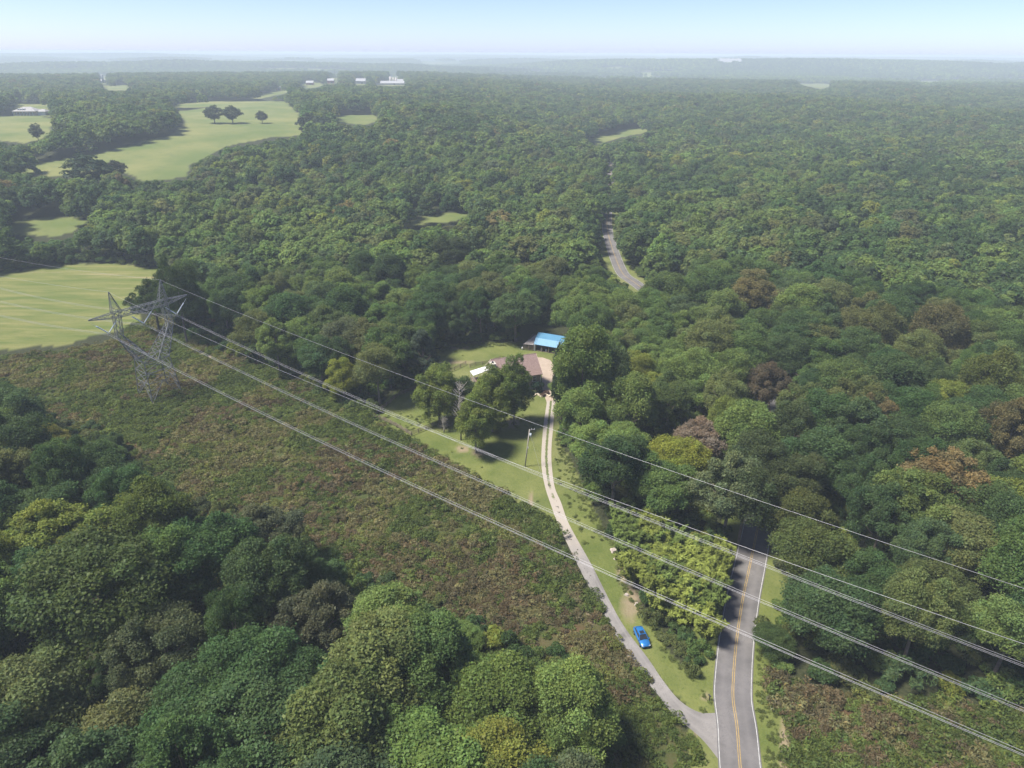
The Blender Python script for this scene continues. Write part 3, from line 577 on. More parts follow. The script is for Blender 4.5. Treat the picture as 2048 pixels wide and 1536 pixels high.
for q in single:
    zt,zg=zone_of(q['px'],q['py']); sz='small ' if q['H']<9 else 'tall ' if q['H']>19.5 else ''
    dd=sorted(LM,key=lambda l:math.hypot(l[0]-q['px'],l[1]-q['py'])); first='%s%s %s tree'%(sz,PALN[q['c']],KN[KINDS[q['kind']]]); lab=None
    for l in dd[:4]:
        dx,dy=q['px']-l[0],q['py']-l[1]; D=math.hypot(dx,dy); ang=math.degrees(math.atan2(-dy,dx))%360
        dn_=['right of','above and right of','above','above and left of','left of','below and left of','below','below and right of'][int((ang+22.5)//45)%8]
        pre='touching, ' if False else ('close ' if D<70 else '' if D<150 else 'farther ')
        c_=first+' '+pre+dn_+' '+l[2]
        if lab is None or len(lab.split())>16: lab=c_
        if c_ not in seen and len(c_.split())<17: lab=c_; break
    seen[lab]=1; add_tree(q,lab,'tree',zg)
# the remaining thousands: one forest
PX=[];PI=[];PR=[];PS=[];PT=[]
def push(x,y,z,H,R,kd,t,off,g):
    n=len(x); k=np.asarray(kd); tall=np.array([KINDS[i]=='tall' for i in k]); con=np.array([KINDS[i]=='cone' for i in k]); sx=R/np.where(tall,4.6,np.where(con,4.9,6.0))
    PX.append(np.column_stack([x,y,z-.3])); PI.append(k+off); PR.append(g.uniform(0,6.28,n)); PS.append(np.column_stack([sx,sx,H/18.])); PT.append(t)
a=lambda key:np.array([q[key] for q in rest]); push(a('x'),a('y'),a('z'),a('H'),a('R'),a('kind'),a('tint'),0,g)
pk=[.17,.12,.15,.12,.08,.12,.10,.03,.06,.05]
for r0,r1,cell,off,sd_ in ((300,640,10.2,12,12),(640,2500,10.8,24,13)):
    x,y,z,H,R,g=plant(r0,r1,cell,sd_,46); c,t=pick_tint(x,y,len(x),g); push(x,y,z,H,R,g.choice(10,len(x),p=pk),t,off,g)
def groves(r0,r1,cell,s,seed):
    x,y,g=jgrid(r0,r1,cell,seed,44); z=hz(x,y); px,py,Z=proj(np.column_stack([x,y,z+8])); ok=np.ones(len(x),bool)
    for p in FAR+SEEN:
        for dx,dy in ((0,0),(-30,0),(30,0),(0,30),(0,-30)):
            qx,qy,_=proj(np.column_stack([x+dx,y+dy,z+8])); ok&=~pip(qx,qy,p)
    lim=np.where(r0<4000,.60,.64); ok&=~((fbm(x,y,520,77)>lim)&(r0>2400))
    x,y,z=x[ok],y[ok],z[ok]; n=len(x); c=fbm(x,y,300,51); t=PAL[0][None]*(.8+.6*c[:,None])*np.array([1.05,1.02,1.05])
    t=np.where((fbm(x,y,700,88)>.54)[:,None],t*np.array([1.35,1.25,1.05]),t)
    PX.append(np.column_stack([x,y,z])); PI.append(36+g.integers(0,5,n)); PR.append(g.uniform(0,6.28,n)); ss_=s*g.uniform(.85,1.15,n); PS.append(np.column_stack([ss_,ss_,np.clip(ss_,.8,1.25)])); PT.append(t)
groves(2500,3200,36,1.,14); groves(3200,7000,46,1.2,15); groves(7000,13500,85,2.0,16)
scatter('forest_canopy',HI+MIDP+LOW+GROVE,np.vstack(PX),np.concatenate(PI),np.concatenate(PR),np.vstack(PS),np.vstack(PT),'unbroken green forest canopy rolling away to the hazy horizon','forest')
# understory bushes below and along the woods
x,y,g=jgrid(34,420,4.6,31,60); n=len(x); z=hz(x,y); R=g.uniform(1.4,2.6,n); H=R*g.uniform(1.2,1.9,n)
px,py,Z=proj(np.column_stack([x,y,z])); ok=fits(x,y,z,H,R)&(road_dist(x,y)>6)
for p in NOBASE[2:]+[BAMB]: ok&=~(pip(px,py,p)&(Z>5))
x,y,z,R,H=x[ok],y[ok],z[ok],R[ok],H[ok]; n=len(x); c,t=pick_tint(x,y,n,g)
scatter('undergrowth',BUSH,np.column_stack([x,y,z-.1]),g.integers(0,4,n),g.uniform(0,6.28,n),np.column_stack([R/2,R/2,H/3.2]),t*.9,'tangled green undergrowth filling the gaps under the forest edge','undergrowth')
# bushes of the wedge between driveway and road
x,y,g=jgrid(60,140,2.6,33,40); z=hz(x,y); px,py,Z=proj(np.column_stack([x,y,z])); ok=pip(px,py,WEDGE)|pip(px,py,[(1440,1290),(1470,1225),(1452,1190),(1400,1290)]); ok&=road_dist(x,y)>5.2; x,y,z=x[ok],y[ok],z[ok]; n=len(x)
scatter('roadside_thicket',BUSH,np.column_stack([x,y,z-.1]),g.integers(0,4,n),g.uniform(0,6.28,n),np.column_stack([g.uniform(.5,.9,n)]*2+[g.uniform(.4,1.1,n)]),PAL[g.choice([0,1,4],n)]*g.uniform(.8,1.2,n)[:,None],'low dark thicket on the wedge of ground between driveway and road','thicket')
# bamboo
x,y,g=jgrid(80,170,1.35,34,40); z=hz(x,y); px,py,Z=proj(np.column_stack([x,y,z])); jx=px+(noise2(x,y,4,71)-.5)*40; jy=py+(noise2(x,y,4,72)-.5)*34; ok=pip(jx,jy,BAMB)&(road_dist(x,y)>4.5); x,y,z=x[ok],y[ok],z[ok]; n=len(x); hv=fbm(x,y,6,73,2)
t=np.where((noise2(x,y,5,74)>.62)[:,None],np.array([.13,.18,.05]),np.array([.205,.245,.06]))*g.uniform(.65,1.3,n)[:,None]
scatter('bamboo_thicket',BAM,np.column_stack([x,y,z]),g.integers(0,5,n),g.uniform(0,6.28,n),np.column_stack([g.uniform(.8,1.2,n)]*2+[np.clip(.35+1.15*hv+g.uniform(-.15,.25,n),.4,1.35)]),t,'bright yellow green bamboo thicket with arching plumes at the point of the wood','bamboo')
# rough grass at the lawn margins
x,y,g=jgrid(55,300,1.0,36,45); z=hz(x,y); px,py,Z=proj(np.column_stack([x,y,z])); rd=road_dist(x,y); k=(pip(px,py,YARD)|pip(px,py,RVERGE))&(rd>3.7); ed_=~(pip(px+14,py,YARD)&pip(px-14,py,YARD)&pip(px,py+10,YARD)&pip(px,py-10,YARD))
k&=(g.random(len(x))<np.where(ed_,.75,.0)+np.where(fbm(x,y,16,66)>.60,.35,.012)); dd_=np.full(len(x),1e9)
for a_,b_ in zip((dl+dr)[:-1]/2,(dl+dr)[1:]/2): dd_=np.minimum(dd_,np.hypot(x-(a_[0]+b_[0])/2,y-(a_[1]+b_[1])/2))
k&=dd_>2.6; k&=~pip(px,py,[(1048,700),(1112,700),(1112,812),(1048,812)]); x,y,z=x[k],y[k],z[k]; n=len(x); s=g.uniform(.16,.42,n)
scatter('rough_grass',SHR,np.column_stack([x,y,z]),g.integers(0,5,n),g.uniform(0,6.28,n),np.column_stack([s*1.3,s*1.3,s*.8]),np.array([.115,.140,.040])*g.uniform(.7,1.35,n)[:,None],'rough grass tufts along the lawn edges, driveway verge and roadside','grass')
# weeds of the cleared strip
x,y,g=jgrid(40,420,1.15,35,62); z=hz(x,y); px,py,Z=proj(np.column_stack([x,y,z])); inr=pip(px,py,ROWX)|pip(px,py,RSCRUB); inr&=~pip(px,py,YARD)&~pip(px,py,FIELD)&~pip(px,py,ROADV)&~pip(px,py,RVERGE)
dn=fbm(x,y,14,61); inr&=(g.random(len(x))<.55+.9*(dn-.3)); inr&=(np.hypot(px-1568,(py-1500)/5)>14)
x,y,z,dn=x[inr],y[inr],z[inr],dn[inr]; n=len(x); 
nr=road_dist(x,y)>6.; x,y,z,dn=x[nr],y[nr],z[nr],dn[nr]; n=len(x)
P4=np.array([(.095,.125,.030),(.130,.145,.040),(.075,.105,.028),(.150,.140,.060),(.128,.098,.052),(.110,.094,.048)])
f1=fbm(x,y,22,62); f2=fbm(x,y,11,63); cc=np.where(f1+.35*(g.random(n)-.5)>.67,g.choice([4,5,3],n),np.where(f2>.56,g.choice([1,3],n),g.choice([0,2,0],n)))
s=g.uniform(.6,1.2,n)*(.7+.7*dn)
scatter('weeds',SHR,np.column_stack([x,y,z-.05]),g.integers(0,5,n),g.uniform(0,6.28,n),np.column_stack([s,s,s*g.uniform(.6,1.2,n)]),P4[cc]*g.uniform(.9,1.4,n)[:,None],'knee to chest high weeds with rusty patches on the cleared power line strip','weeds')
# ------------------------------------------------------------------ bare dead tree
def dead_tree(base,top_y,w,label,seed,name='dead_tree'):
    P=at(*base); d=ray(base[0],top_y); H=CAM_H+P[1]/d[1]*d[2]-P[2]; g=random.Random(seed); e=empty(name,P,0,label,'tree'); b=MB()
    b.tube([(0,0,-.3),(.1,0,H*.3),(-.2,.1,H*.62),(.1,0,H*.97)],[.30,.22,.14,.03],7); b.obj('trunk',M_DEADWOOD,e,sm=True)
    b=MB()
    for k in range(26):
        z=H*g.uniform(.3,.9); a=g.uniform(0,6.28); r=w*g.uniform(.35,1.)*(1.15-z/H*.75); p0=Vector((0,0,z)); p1=Vector((math.cos(a)*r*.5,math.sin(a)*r*.5,z+r*.5)); p2=Vector((math.cos(a)*r,math.sin(a)*r,min(H*1.02,z+r*g.uniform(.9,1.5))))
        b.tube([p0,p1,p2],[.09,.06,.02],4,False)
        for q in range(6):
            t=g.uniform(.3,1); s=p0.lerp(p2,t); b.tube([s,s+Vector((g.uniform(-1,1),g.uniform(-1,1),g.uniform(.1,1.1)))*1.1],[.035,.01],3,False)
    b.obj('branches',M_DEADWOOD,e)
dead_tree((922,880),757,3.0,'bare grey dead tree standing between the front lawn maples',3)
dead_tree((888,868),834,.8,'short bare snag in the fence line below the maples',5)
# ------------------------------------------------------------------ transmission tower
L_AZ=R_(-37.5); TC=np.array([-107.5,192.0]); Lr=np.array([math.cos(L_AZ),math.sin(L_AZ)]); Ar=np.array([-Lr[1],Lr[0]])
def tower():
    e=empty('transmission_tower',(TC[0],TC[1],0),math.atan2(Ar[1],Ar[0]),'grey steel lattice power line tower standing in the cleared strip beside the field','pylon')
    # local x along the crossarm, local y along the line
    def sect(a,b,n,leg=.16,br=.085,nm='lattice'):
        a=[Vector(p) for p in a]; b=[Vector(p) for p in b]; m=MB()
        for i in range(4): m.beam(a[i],b[i],leg)
        for k in range(n):
            t0,t1=k/n,(k+1)/n; A=[a[i].lerp(b[i],t0) for i in range(4)]; B=[a[i].lerp(b[i],t1) for i in range(4)]
            for i in range(4):
                j=(i+1)%4; m.beam(A[i],B[j],br); m.beam(A[j],B[i],br); m.beam(B[i],B[j],br)
        return m.obj(nm,M_STEEL,e)
    def sq(cx,cy,wx,wy,z): return [(cx-wx/2,cy-wy/2,z),(cx+wx/2,cy-wy/2,z),(cx+wx/2,cy+wy/2,z),(cx-wx/2,cy+wy/2,z)]
    base=sq(0,0,9.2,8.6,0); lev=sq(0,0,7.6,6.0,12.5); leg=sq(0,0,8.4,7.4,6.0)
    for i in range(4):
        m=MB(); p=Vector(base[i]); q=Vector(leg[i]); m.beam(p,q,.22)
        c=Vector((p.x*.25,p.y,0)); 
        for ax in (0,1):
            o_=Vector(q); o_[ax]=0.; mid=p.lerp(q,.5); m.beam(p,o_,.13); 
            for t in (.33,.66): m.beam(p.lerp(q,t),p.lerp(o_,t),.08); m.beam(p.lerp(q,t),p.lerp(o_,min(1,t+.33)),.07)
        m.obj('leg',M_STEEL,e); MB().box((p.x,p.y,.1),(.9,.9,.5)).obj('footing',M_STONE,e)
    m=MB()
    for i in range(4): m.beam(leg[i],leg[(i+1)%4],.12)
    m.obj('leg_ring',M_STEEL,e)
    sect(leg,lev,2,.2,.1,'lower_body')
    m=MB()
    for i in range(4): m.beam(lev[i],lev[(i+1)%4],.16)
    m.beam(lev[0],lev[2],.08); m.beam(lev[1],lev[3],.08); m.obj('waist_frame',M_STEEL,e)
    for s in (-1,1):
        a=sq(s*2.1,0,3.4,6.0,12.5); b=sq(s*7.4,0,1.6,1.6,21.5); c=sq(s*6.9,0,1.7,1.7,27.0); d=sq(s*6.7,0,1.8,1.5,28.6)
        sect(a,b,5,.17,.08,'window_arm'); sect(b,c,3,.14,.07,'upper_arm'); sect(c,d,1,.12,.07,'arm_head')
        top=[(s*7.4+dx,dy,34.6) for dx,dy in ((-.06,-.06),(.06,-.06),(.06,.06),(-.06,.06))]; sect(sq(s*6.7,0,2.6,1.6,28.6),top,4,.11,.06,'earth_wire_peak')
        sect([(s*7.6,-.8,27.0),(s*7.6,.8,27.0),(s*7.6,.8,28.6),(s*7.6,-.8,28.6)],[(s*14.3,-.08,28.1),(s*14.3,.08,28.1),(s*14.3,.08,28.3),(s*14.3,-.08,28.3)],4,.12,.06,'crossarm_end')
    sect([(-7.6,-.8,27.),(-7.6,.8,27.),(-7.6,.8,28.6),(-7.6,-.8,28.6)],[(7.6,-.8,27.),(7.6,.8,27.),(7.6,.8,28.6),(7.6,-.8,28.6)],9,.13,.07,'crossarm')
    for cx in (-10,0,10):
        for s in (-1,1):
            top=Vector((cx+s*3.9,0,27.2)); bot=Vector((cx,0,23.2)); p1=bot.lerp(top,.04); p2=bot.lerp(top,.72); n=18; pts=[];rd=[]
            for k in range(n*2+1): pts.append(p1.lerp(p2,k/(2*n))); rd.append(.2 if k%2 else .09)
            b=MB(); b.tube(pts,rd,8); b.tube([p2,top],.03,4); o=b.obj('insulator_string',M_INS,e)
        MB().box((cx,0,23.0),(.7,.5,.12)).obj('yoke_plate',M_STEEL,e)
    return e
tower()
# wires
def wire_path(off,zt,right,left,laz):
    """right, left: (distance, height) of further points; a parabola through the clamp each way"""
    pts=[]
    Ll=np.array([math.cos(laz),math.sin(laz)]); q=TC+Ar*off
    sl_=np.array([0]+[a for a,b in left],float); zl=np.array([zt]+[b for a,b in left],float); pl=np.polyfit(sl_,zl,2)
    for s in np.linspace(150,3,24): pts.append((*(q+Ll*s),np.polyval(pl,s)))
    sr=np.array([0]+[a for a,b in right],float); zr=np.array([zt]+[b for a,b in right],float); pr=np.polyfit(sr,zr,2); pts.append((*q,zt))
    for s in np.linspace(3,275,60): pts.append((*(q+Lr*s),np.polyval(pr,s)))
    return pts
LAZ=R_(150)
WR={10:(23.0,[(63,20.8),(137,19.0),(176,20.3),(213,21.0)]),0:(23.0,[(35,22.2),(120,20.3),(176,21.3),(214,22.3)]),-10:(23.0,[(60,21.3),(102,21.3),(180,23.4),(215,24.8)])}
WL={10:[(60,16.6),(110,14.5)],0:[(60,17.),(110,15.)],-10:[(60,17.5),(110,15.5)]}
nm={10:'farthest',0:'middle',-10:'nearest'}
sub=[((-.23,0),'upper left'),((.23,0),'upper right'),((0,-.4),'lower')]
for off,(zt,rt) in WR.items():
    for (dx,dz),wn_ in sub:
        pts=[(p[0]+Ar[0]*dx,p[1]+Ar[1]*dx,p[2]+dz-.1) for p in wire_path(off,zt,rt,WL[off],LAZ)]
        tag(MB().tube(pts,.018,5).obj('power_line',M_WIRE,sm=True),'%s wire of the bundle on the %s insulator pair, crossing the strip'%(wn_,nm[off]),'power line','conductor wires of the steel tower')
for off,zt,rt,lb in ((7.4,34.6,[(72,31.8),(126,32.6),(177,33.2),(211,33.9)],'thin single wire from the far peak of the tower'),(-7.4,34.6,[(70,32.2),(115,32.6),(180,35.2),(211,36.6)],'thin single wire from the near peak of the tower')):
    tag(MB().tube(wire_path(off,zt,rt,[(60,30.),(110,28.)],LAZ),.02,5).obj('earth_wire',M_WIRE,sm=True),lb,'power line','earth wires of the steel tower')
# ------------------------------------------------------------------ house
M_SHING,_nt,_o=mat('brown_shingles'); _n=nz(_nt,2.2,5,.7); pbr(_nt,_o,mixc(_nt,(.19,.13,.115),(.30,.22,.195),rmp(_nt,_n,.3,.7)),.9,0,.2,_n,.3,.03)
M_SIDING=simple('grey_brown_siding',(.26,.22,.19),.8,0,.12,1.5); M_TANW=simple('tan_siding',(.50,.42,.33),.8,0,.08,1.); M_CHIM=simple('cream_siding',(.50,.465,.40),.7,0,.06,1.)
def window(parent,c,wd,ht,face,dark=M_GLASS):
    """c centre on the wall; face 'y' (wall faces -y) or 'x' (wall faces -x)"""
    f=MB(); t=.09
    def bx(b,u0,u1,z0,z1,o0,o1):
        uc,us=(u0+u1)/2,u1-u0; zc,zs=(z0+z1)/2,z1-z0; oc,os_=(o0+o1)/2,o1-o0
        if face=='y': b.box((c[0]+uc,c[1]-oc,c[2]+zc),(us,os_,zs))
        else: b.box((c[0]-oc,c[1]+uc,c[2]+zc),(os_,us,zs))
    a,bb=wd/2,ht/2
    bx(f,-a-t,-a,-bb-t,bb+t,0,.06); bx(f,a,a+t,-bb-t,bb+t,0,.06); bx(f,-a,a,bb,bb+t,0,.06); bx(f,-a,a,-bb-t,-bb,0,.08); bx(f,-a,a,-.03,.03,.02,.05); w_=f.obj('window',M_WHITE,parent)
    p=MB(); bx(p,-a,a,-bb,bb,.004,.018); p.obj('pane',dark,w_)
def gable(name_p,parent,x0,x1,y0,y1,ze,zr,ov=.45,th=.18,m=M_SHING,rows=True):
    ym=(y0+y1)/2; sl_=(zr-ze)/(ym-y0); zo=ze-ov*sl_
    rf=MB()
    for s,ya in ((1,y0-ov),(-1,y1+ov)):
        pts=[(x0-ov,ya,zo),(x1+ov,ya,zo),(x1+ov,ym,zr),(x0-ov,ym,zr)]
        if s<0: pts=pts[::-1]
        rf.poly(pts,th)
    r=rf.obj('roof',m,parent)
    if rows:
        sh=MB(); dy=(ym-(y0-ov)); n=int(dy/.42)
        ln=math.hypot(1,sl_)
        for s,ya in ((1,y0-ov),(-1,y1+ov)):
            for k in range(n):
                t=(k+.5)/n; sh.beam((x0-ov,ya+s*dy*t,zo+(zr-zo)*t+.012),(x1+ov,ya+s*dy*t,zo+(zr-zo)*t+.012),.035,.03)
        o=sh.obj('shingle_courses',m,r); o['kind']='stuff'
    MB().tube([(x0-ov,ym,zr+.01),(x1+ov,ym,zr+.01)],.09,6).obj('ridge_cap',m,r)
    f=MB()
    for xx in (x0-ov-.03,x1+ov+.03):
        for ya in (y0-ov,y1+ov): f.beam((xx,ya,zo-.1),(xx,ym,zr-.1),.05,.2)
    f.obj('fascia',M_TANW,r); return r
def house():
    P=at(1081,782); e=empty('house',(P[0],P[1],0),R_(19.9),'two storey house with brown shingle gable roof and cream chimney behind the lawn maples','house')
    Lh,D=14.,11.; ze,zr=6.2,10.4
    b=MB(); V=[(-Lh,0,-.3),(0,0,-.3),(0,D,-.3),(-Lh,D,-.3),(-Lh,0,ze),(0,0,ze),(0,D,ze),(-Lh,D,ze),(0,D/2,zr-.2),(-Lh,D/2,zr-.2)]
    b.add(V,[(0,1,5,4),(2,3,7,6)]); b.obj('front_wall',M_SIDING,e)
    MB().add(V,[(1,2,6,8,5),(3,0,4,9,7)]).obj('gable_wall',M_TANW,e)
    c=MB(); n=14
    for k in range(n):
        z=.3+k*.42; c.box((-Lh/2,-.012,z),(Lh,.024,.05))
    o=c.obj('siding_courses',M_SIDING,e); o['kind']='stuff'
    MB().box((-.06,-.03,ze/2-.1),(.16,.06,ze-.3)).box((-Lh+.06,-.03,ze/2-.1),(.16,.06,ze-.3)).obj('corner_trim',M_WHITE,e)
    gable('roof',e,-Lh,0,0,D,ze,zr)
    for x,z,w_,h_ in ((-2.2,4.4,1.0,1.7),(-2.2,1.5,1.0,1.7),(-5.2,4.4,1.6,1.5),(-8.6,4.4,1.6,1.5),(-11.6,4.4,1.2,1.5),(-8.6,1.5,1.6,1.5),(-11.8,1.5,1.2,1.5)): window(e,(x,0,z),w_,h_,'y')
    for y_,z in ((1.0,4.2),(7.0,4.2),(9.6,1.6)): window(e,(-Lh,y_,z),1.1,1.5,'x')
    d=MB().box((-5.2,-.05,1.35),(1.1,.08,2.2)).obj('door',M_WHITE,e); MB().box((-4.8,-.12,1.3),(.06,.08,.12)).obj('handle',M_DARKMETAL,d)
    ch=MB().box((-Lh-.75,2.6,5.1),(1.4,2.0,10.6)).obj('chimney',M_CHIM,e); MB().box((-Lh-.75,2.6,10.46),(1.6,2.2,.12)).obj('chimney_cap',M_CHIM,ch); MB().tube([(-Lh-.75,2.6,10.5),(-Lh-.75,2.6,10.95)],.3,10).obj('flue',M_DARKMETAL,ch)
    for dx,dy in ((-.68,-.98),(.68,-.98),(-.68,.98)): MB().box((-Lh-.75+dx,2.6+dy,5.1),(.12,.12,10.4)).obj('corner_board',M_CHIM,ch)
    # raised porch on the left gable end
    rf=MB().poly([(-Lh-5.6,7.0,5.1),(-Lh-.05,7.6,6.1),(-Lh-.05,10.6,6.1),(-Lh-5.6,10.6,5.1)],.14).obj('porch_roof',M_WHITE,e)
    for k in range(12): x=-Lh-5.5+k*.48; MB().beam((x,7.08+k*.045,5.13+k*.086),(x,10.6,5.13+k*.086),.05,.05).obj('roof_rib',M_WHITE,rf)
    for x in (-Lh-5.4,-Lh-2.8):
        for y_ in (7.2,10.4): MB().box((x,y_,2.5),(.16,.16,5.1)).obj('porch_post',M_WHITE,e)
    dk=MB().box((-Lh-2.8,8.9,2.7),(5.5,3.6,.2)).obj('deck',M_FENCE,e)
    for z in (3.1,3.5,3.8): MB().box((-Lh-5.5,8.9,z),(.06,3.6,.08)).obj('railing',M_FENCE,dk)
    return e
house()
# plants and stone edging at the house corner
def small_bush(px,py,r,hh,tint,label,k=0):
    P=at(px,py); e=empty('bush',P,random.random()*6,label,'bush'); c=bpy.data.objects.new('foliage',BUSH[k]); COL.objects.link(c); c.parent=e; c.scale=(r/1.7,r/1.7,hh/3.2); c['tint']=list(tint)
    MB().tube([(0,0,-.1),(0,0,hh*.5)],[.08,.04],5).obj('stem',M_BARK,e)
small_bush(1073,784,1.9,4.2,(.018,.042,.022),'dark rounded evergreen bush at the house corner',0)
small_bush(1058,788,1.2,1.6,(.085,.105,.04),'low green bush left of the dark evergreen',1)
small_bush(1050,786,1.,1.3,(.12,.085,.045),'low rusty green bush in the stone edged bed',2)
small_bush(1090,790,1.2,.9,(.10,.06,.045),'low reddish bush at the right end of the flower bed',3)
eb=empty('stone_edging',at(1070,793),0,'zigzag line of pale stone blocks edging the flower bed by the house','edging'); oe=np.array(eb.location)
ep=[at(*p) for p in ((1042,787),(1050,792),(1058,790),(1066,795),(1074,792),(1083,797),(1091,794),(1099,796),(1104,791))]; me_st=MB().box((0,0,0),(1,1,1)).mesh('stone'); me_st.materials.append(M_STONE)
for a_,b_ in zip(ep[:-1],ep[1:]):
    n=3; L_=np.hypot(*(b_-a_)[:2])/n
    for k in range(n):
        p=a_+(b_-a_)*((k+.5)/n); o=link('stone',me_st,None,eb,(p[0]-oe[0],p[1]-oe[1],.2+.03*random.random())); o.rotation_euler=(0,0,math.atan2(b_[1]-a_[1],b_[0]-a_[0])+random.uniform(-.05,.05)); o.scale=(L_*.94,.42,.42+random.uniform(-.06,.06))
# ------------------------------------------------------------------ barn
M_BLUE,_nt,_o=mat('blue_metal_roof'); _n=nz(_nt,.8,4,.6); pbr(_nt,_o,mixc(_nt,(.055,.18,.30),(.095,.25,.38),_n),.45,.1,.5)
M_RUST,_nt,_o=mat('old_tin_roof'); _n=nz(_nt,1.2,5,.7); pbr(_nt,_o,mixc(_nt,(.34,.32,.30),(.22,.13,.09),rmp(_nt,_n,.5,.68)),.6,.2,.4)
M_OLDW=simple('old_barn_wood',(.17,.12,.095),.9,0,.3,1.5); M_DIRT=simple('barn_dirt',(.12,.09,.065),.95,0,.3,1.)
def barn():
    A=at(1070,687,2.7); B=at(1112,694,2.7); rz=math.atan2(B[1]-A[1],B[0]-A[0]); e=empty('barn',(A[0],A[1],0),rz,'open fronted barn with blue metal gambrel roof behind the house','barn')
    Lb,D=10.5,7.6; prof=[(-.4,2.6),(1.1,4.5),(D/2,5.6),(D-1.1,4.5),(D+.4,2.6)]; r=None
    for k in range(4):
        (y0,z0),(y1,z1)=prof[k],prof[k+1]; pts=[(-.3,y0,z0),(Lb,y0,z0),(Lb,y1,z1),(-.3,y1,z1)]; o=MB().poly(pts,.08).obj('roof_panel',M_BLUE,e)
        for q in range(13):
            x=-.25+q*(Lb+.2)/12; MB().beam((x,y0,z0+.03),(x,y1,z1+.03),.06,.06).obj('seam',M_BLUE,o)
    V=[(0,0,-.1),(0,D,-.1),(0,D,2.6),(0,D-1.1,4.3),(0,D/2,5.4),(0,1.1,4.3),(0,0,2.6)]; MB().add(V,[tuple(range(7))]).add([(Lb-.3,y_,z_) for _,y_,z_ in V],[tuple(range(7))[::-1]]).obj('end_wall',M_OLDW,e)
    MB().box((Lb/2,D,1.25),(Lb-.3,.12,2.7)).obj('rear_wall',M_OLDW,e); MB().box((Lb/2,.12,2.5),(Lb-.3,.14,.22)).obj('front_beam',M_OLDW,e)
    for k in range(5): MB().box((.1+k*(Lb-.5)/4,.05,1.2),(.2,.2,2.6)).obj('post',M_FENCE,e)
    MB().box((-.15,-.02,1.2),(.5,.12,2.5)).obj('white_door_leaf',M_WHITE,e)
    MB().box((Lb/2,D/2,.03),(Lb-.4,D-.2,.06)).obj('floor',M_DIRT,e)
    t=MB().poly([(-4.0,-1.0,2.2),(-.35,-.6,2.3),(-.35,4.4,4.2),(-1.6,4.4,4.2)],.07).obj('lean_to_roof',M_RUST,e)
    for k in range(6): x=-3.7+k*.62; MB().beam((x,-.95,2.26),(x*.62-.2,4.3,4.22),.05,.05).obj('roof_rib',M_RUST,t)
    for p in ((-3.8,-.8),(-2.0,-.7),(-.5,-.5)): MB().box((p[0],p[1],1.05),(.15,.15,2.2)).obj('lean_to_post',M_FENCE,e)
    MB().box((-2.0,3.2,1.1),(3.4,.1,2.3)).obj('lean_to_back',M_OLDW,e)
    for z in (.5,1.,1.5): MB().beam((-3.8,-.9,z),(-.5,-.6,z),.04,.12).obj('gate_rail',M_FENCE,e)
    # things stored inside
    def barrel(x,y_,m,lab):
        b=MB(); b.tube([(0,0,0),(0,0,.3),(0,0,.6),(0,0,.9)],[.27,.3,.3,.27],12); o=b.obj('barrel',m,None,sm=True); o.location=e.matrix_world@Vector((0,0,0)); c_,s_=math.cos(rz),math.sin(rz); o.location=(A[0]+x*c_-y_*s_,A[1]+x*s_+y_*c_,.06); tag(o,lab,'barrel')
    barrel(2.2,.9,M_WHITE,'white barrel just inside the left bay of the blue roofed barn'); barrel(4.0,.8,M_WHITE,'white barrel in the middle bay of the blue roofed barn'); barrel(-4.4,-.9,M_WHITE,'white barrel outside the lean-to of the barn')
barn()
# ------------------------------------------------------------------ fences
me_unit=MB().box((0,0,0),(1,1,1)).mesh('board'); me_unit.materials.append(M_FENCE)
def fence(pts,label,rails=(.45,.85,1.25),sp=2.5):
    W=[at(*p) for p in pts]; e=empty('board_fence',W[0],0,label,'fence'); o0=W[0]
    P=smooth(np.array([w_[:2] for w_ in W]),12) if len(W)>2 else np.array([w_[:2] for w_ in W]); s=np.concatenate([[0],np.cumsum(np.hypot(*np.diff(P,axis=0).T))]); n=max(1,round(s[-1]/sp)); q=np.linspace(0,s[-1],n+1)
    X=np.interp(q,s,P[:,0])-o0[0]; Y=np.interp(q,s,P[:,1])-o0[1]
    for i in range(n+1): o=link('post',me_unit,None,e,(X[i],Y[i],.68)); o.scale=(.15,.15,1.5); o.rotation_euler=(random.uniform(-.03,.03),random.uniform(-.03,.03),random.random())
    for i in range(n):
        L_=math.hypot(X[i+1]-X[i],Y[i+1]-Y[i]); az=math.atan2(Y[i+1]-Y[i],X[i+1]-X[i])
        for z in rails: o=link('rail',me_unit,None,e,((X[i]+X[i+1])/2+.09*math.sin(az),(Y[i]+Y[i+1])/2-.09*math.cos(az),z+random.uniform(-.03,.03))); o.scale=(L_*.99,.045,.16); o.rotation_euler=(0,random.uniform(-.012,.012),az)
fence([(747.6,838),(765,820),(781,808),(795,797),(812,788),(830,782),(852,777)],'curved brown board fence along the far side of the paddock')
fence([(747.6,838),(785,855),(822.8,872)],'straight brown board fence along the cleared strip side of the paddock')
fence([(822.8,872),(858,860),(893,846),(935,830)],'brown board fence closing the paddock below the maples')
fence([(896,750),(910,744),(932,732)],'short board fence running up behind the maples toward the back yard')
fence([(940,738),(956,734),(972,730),(1000,722)],'low board fence behind the white porch roof')
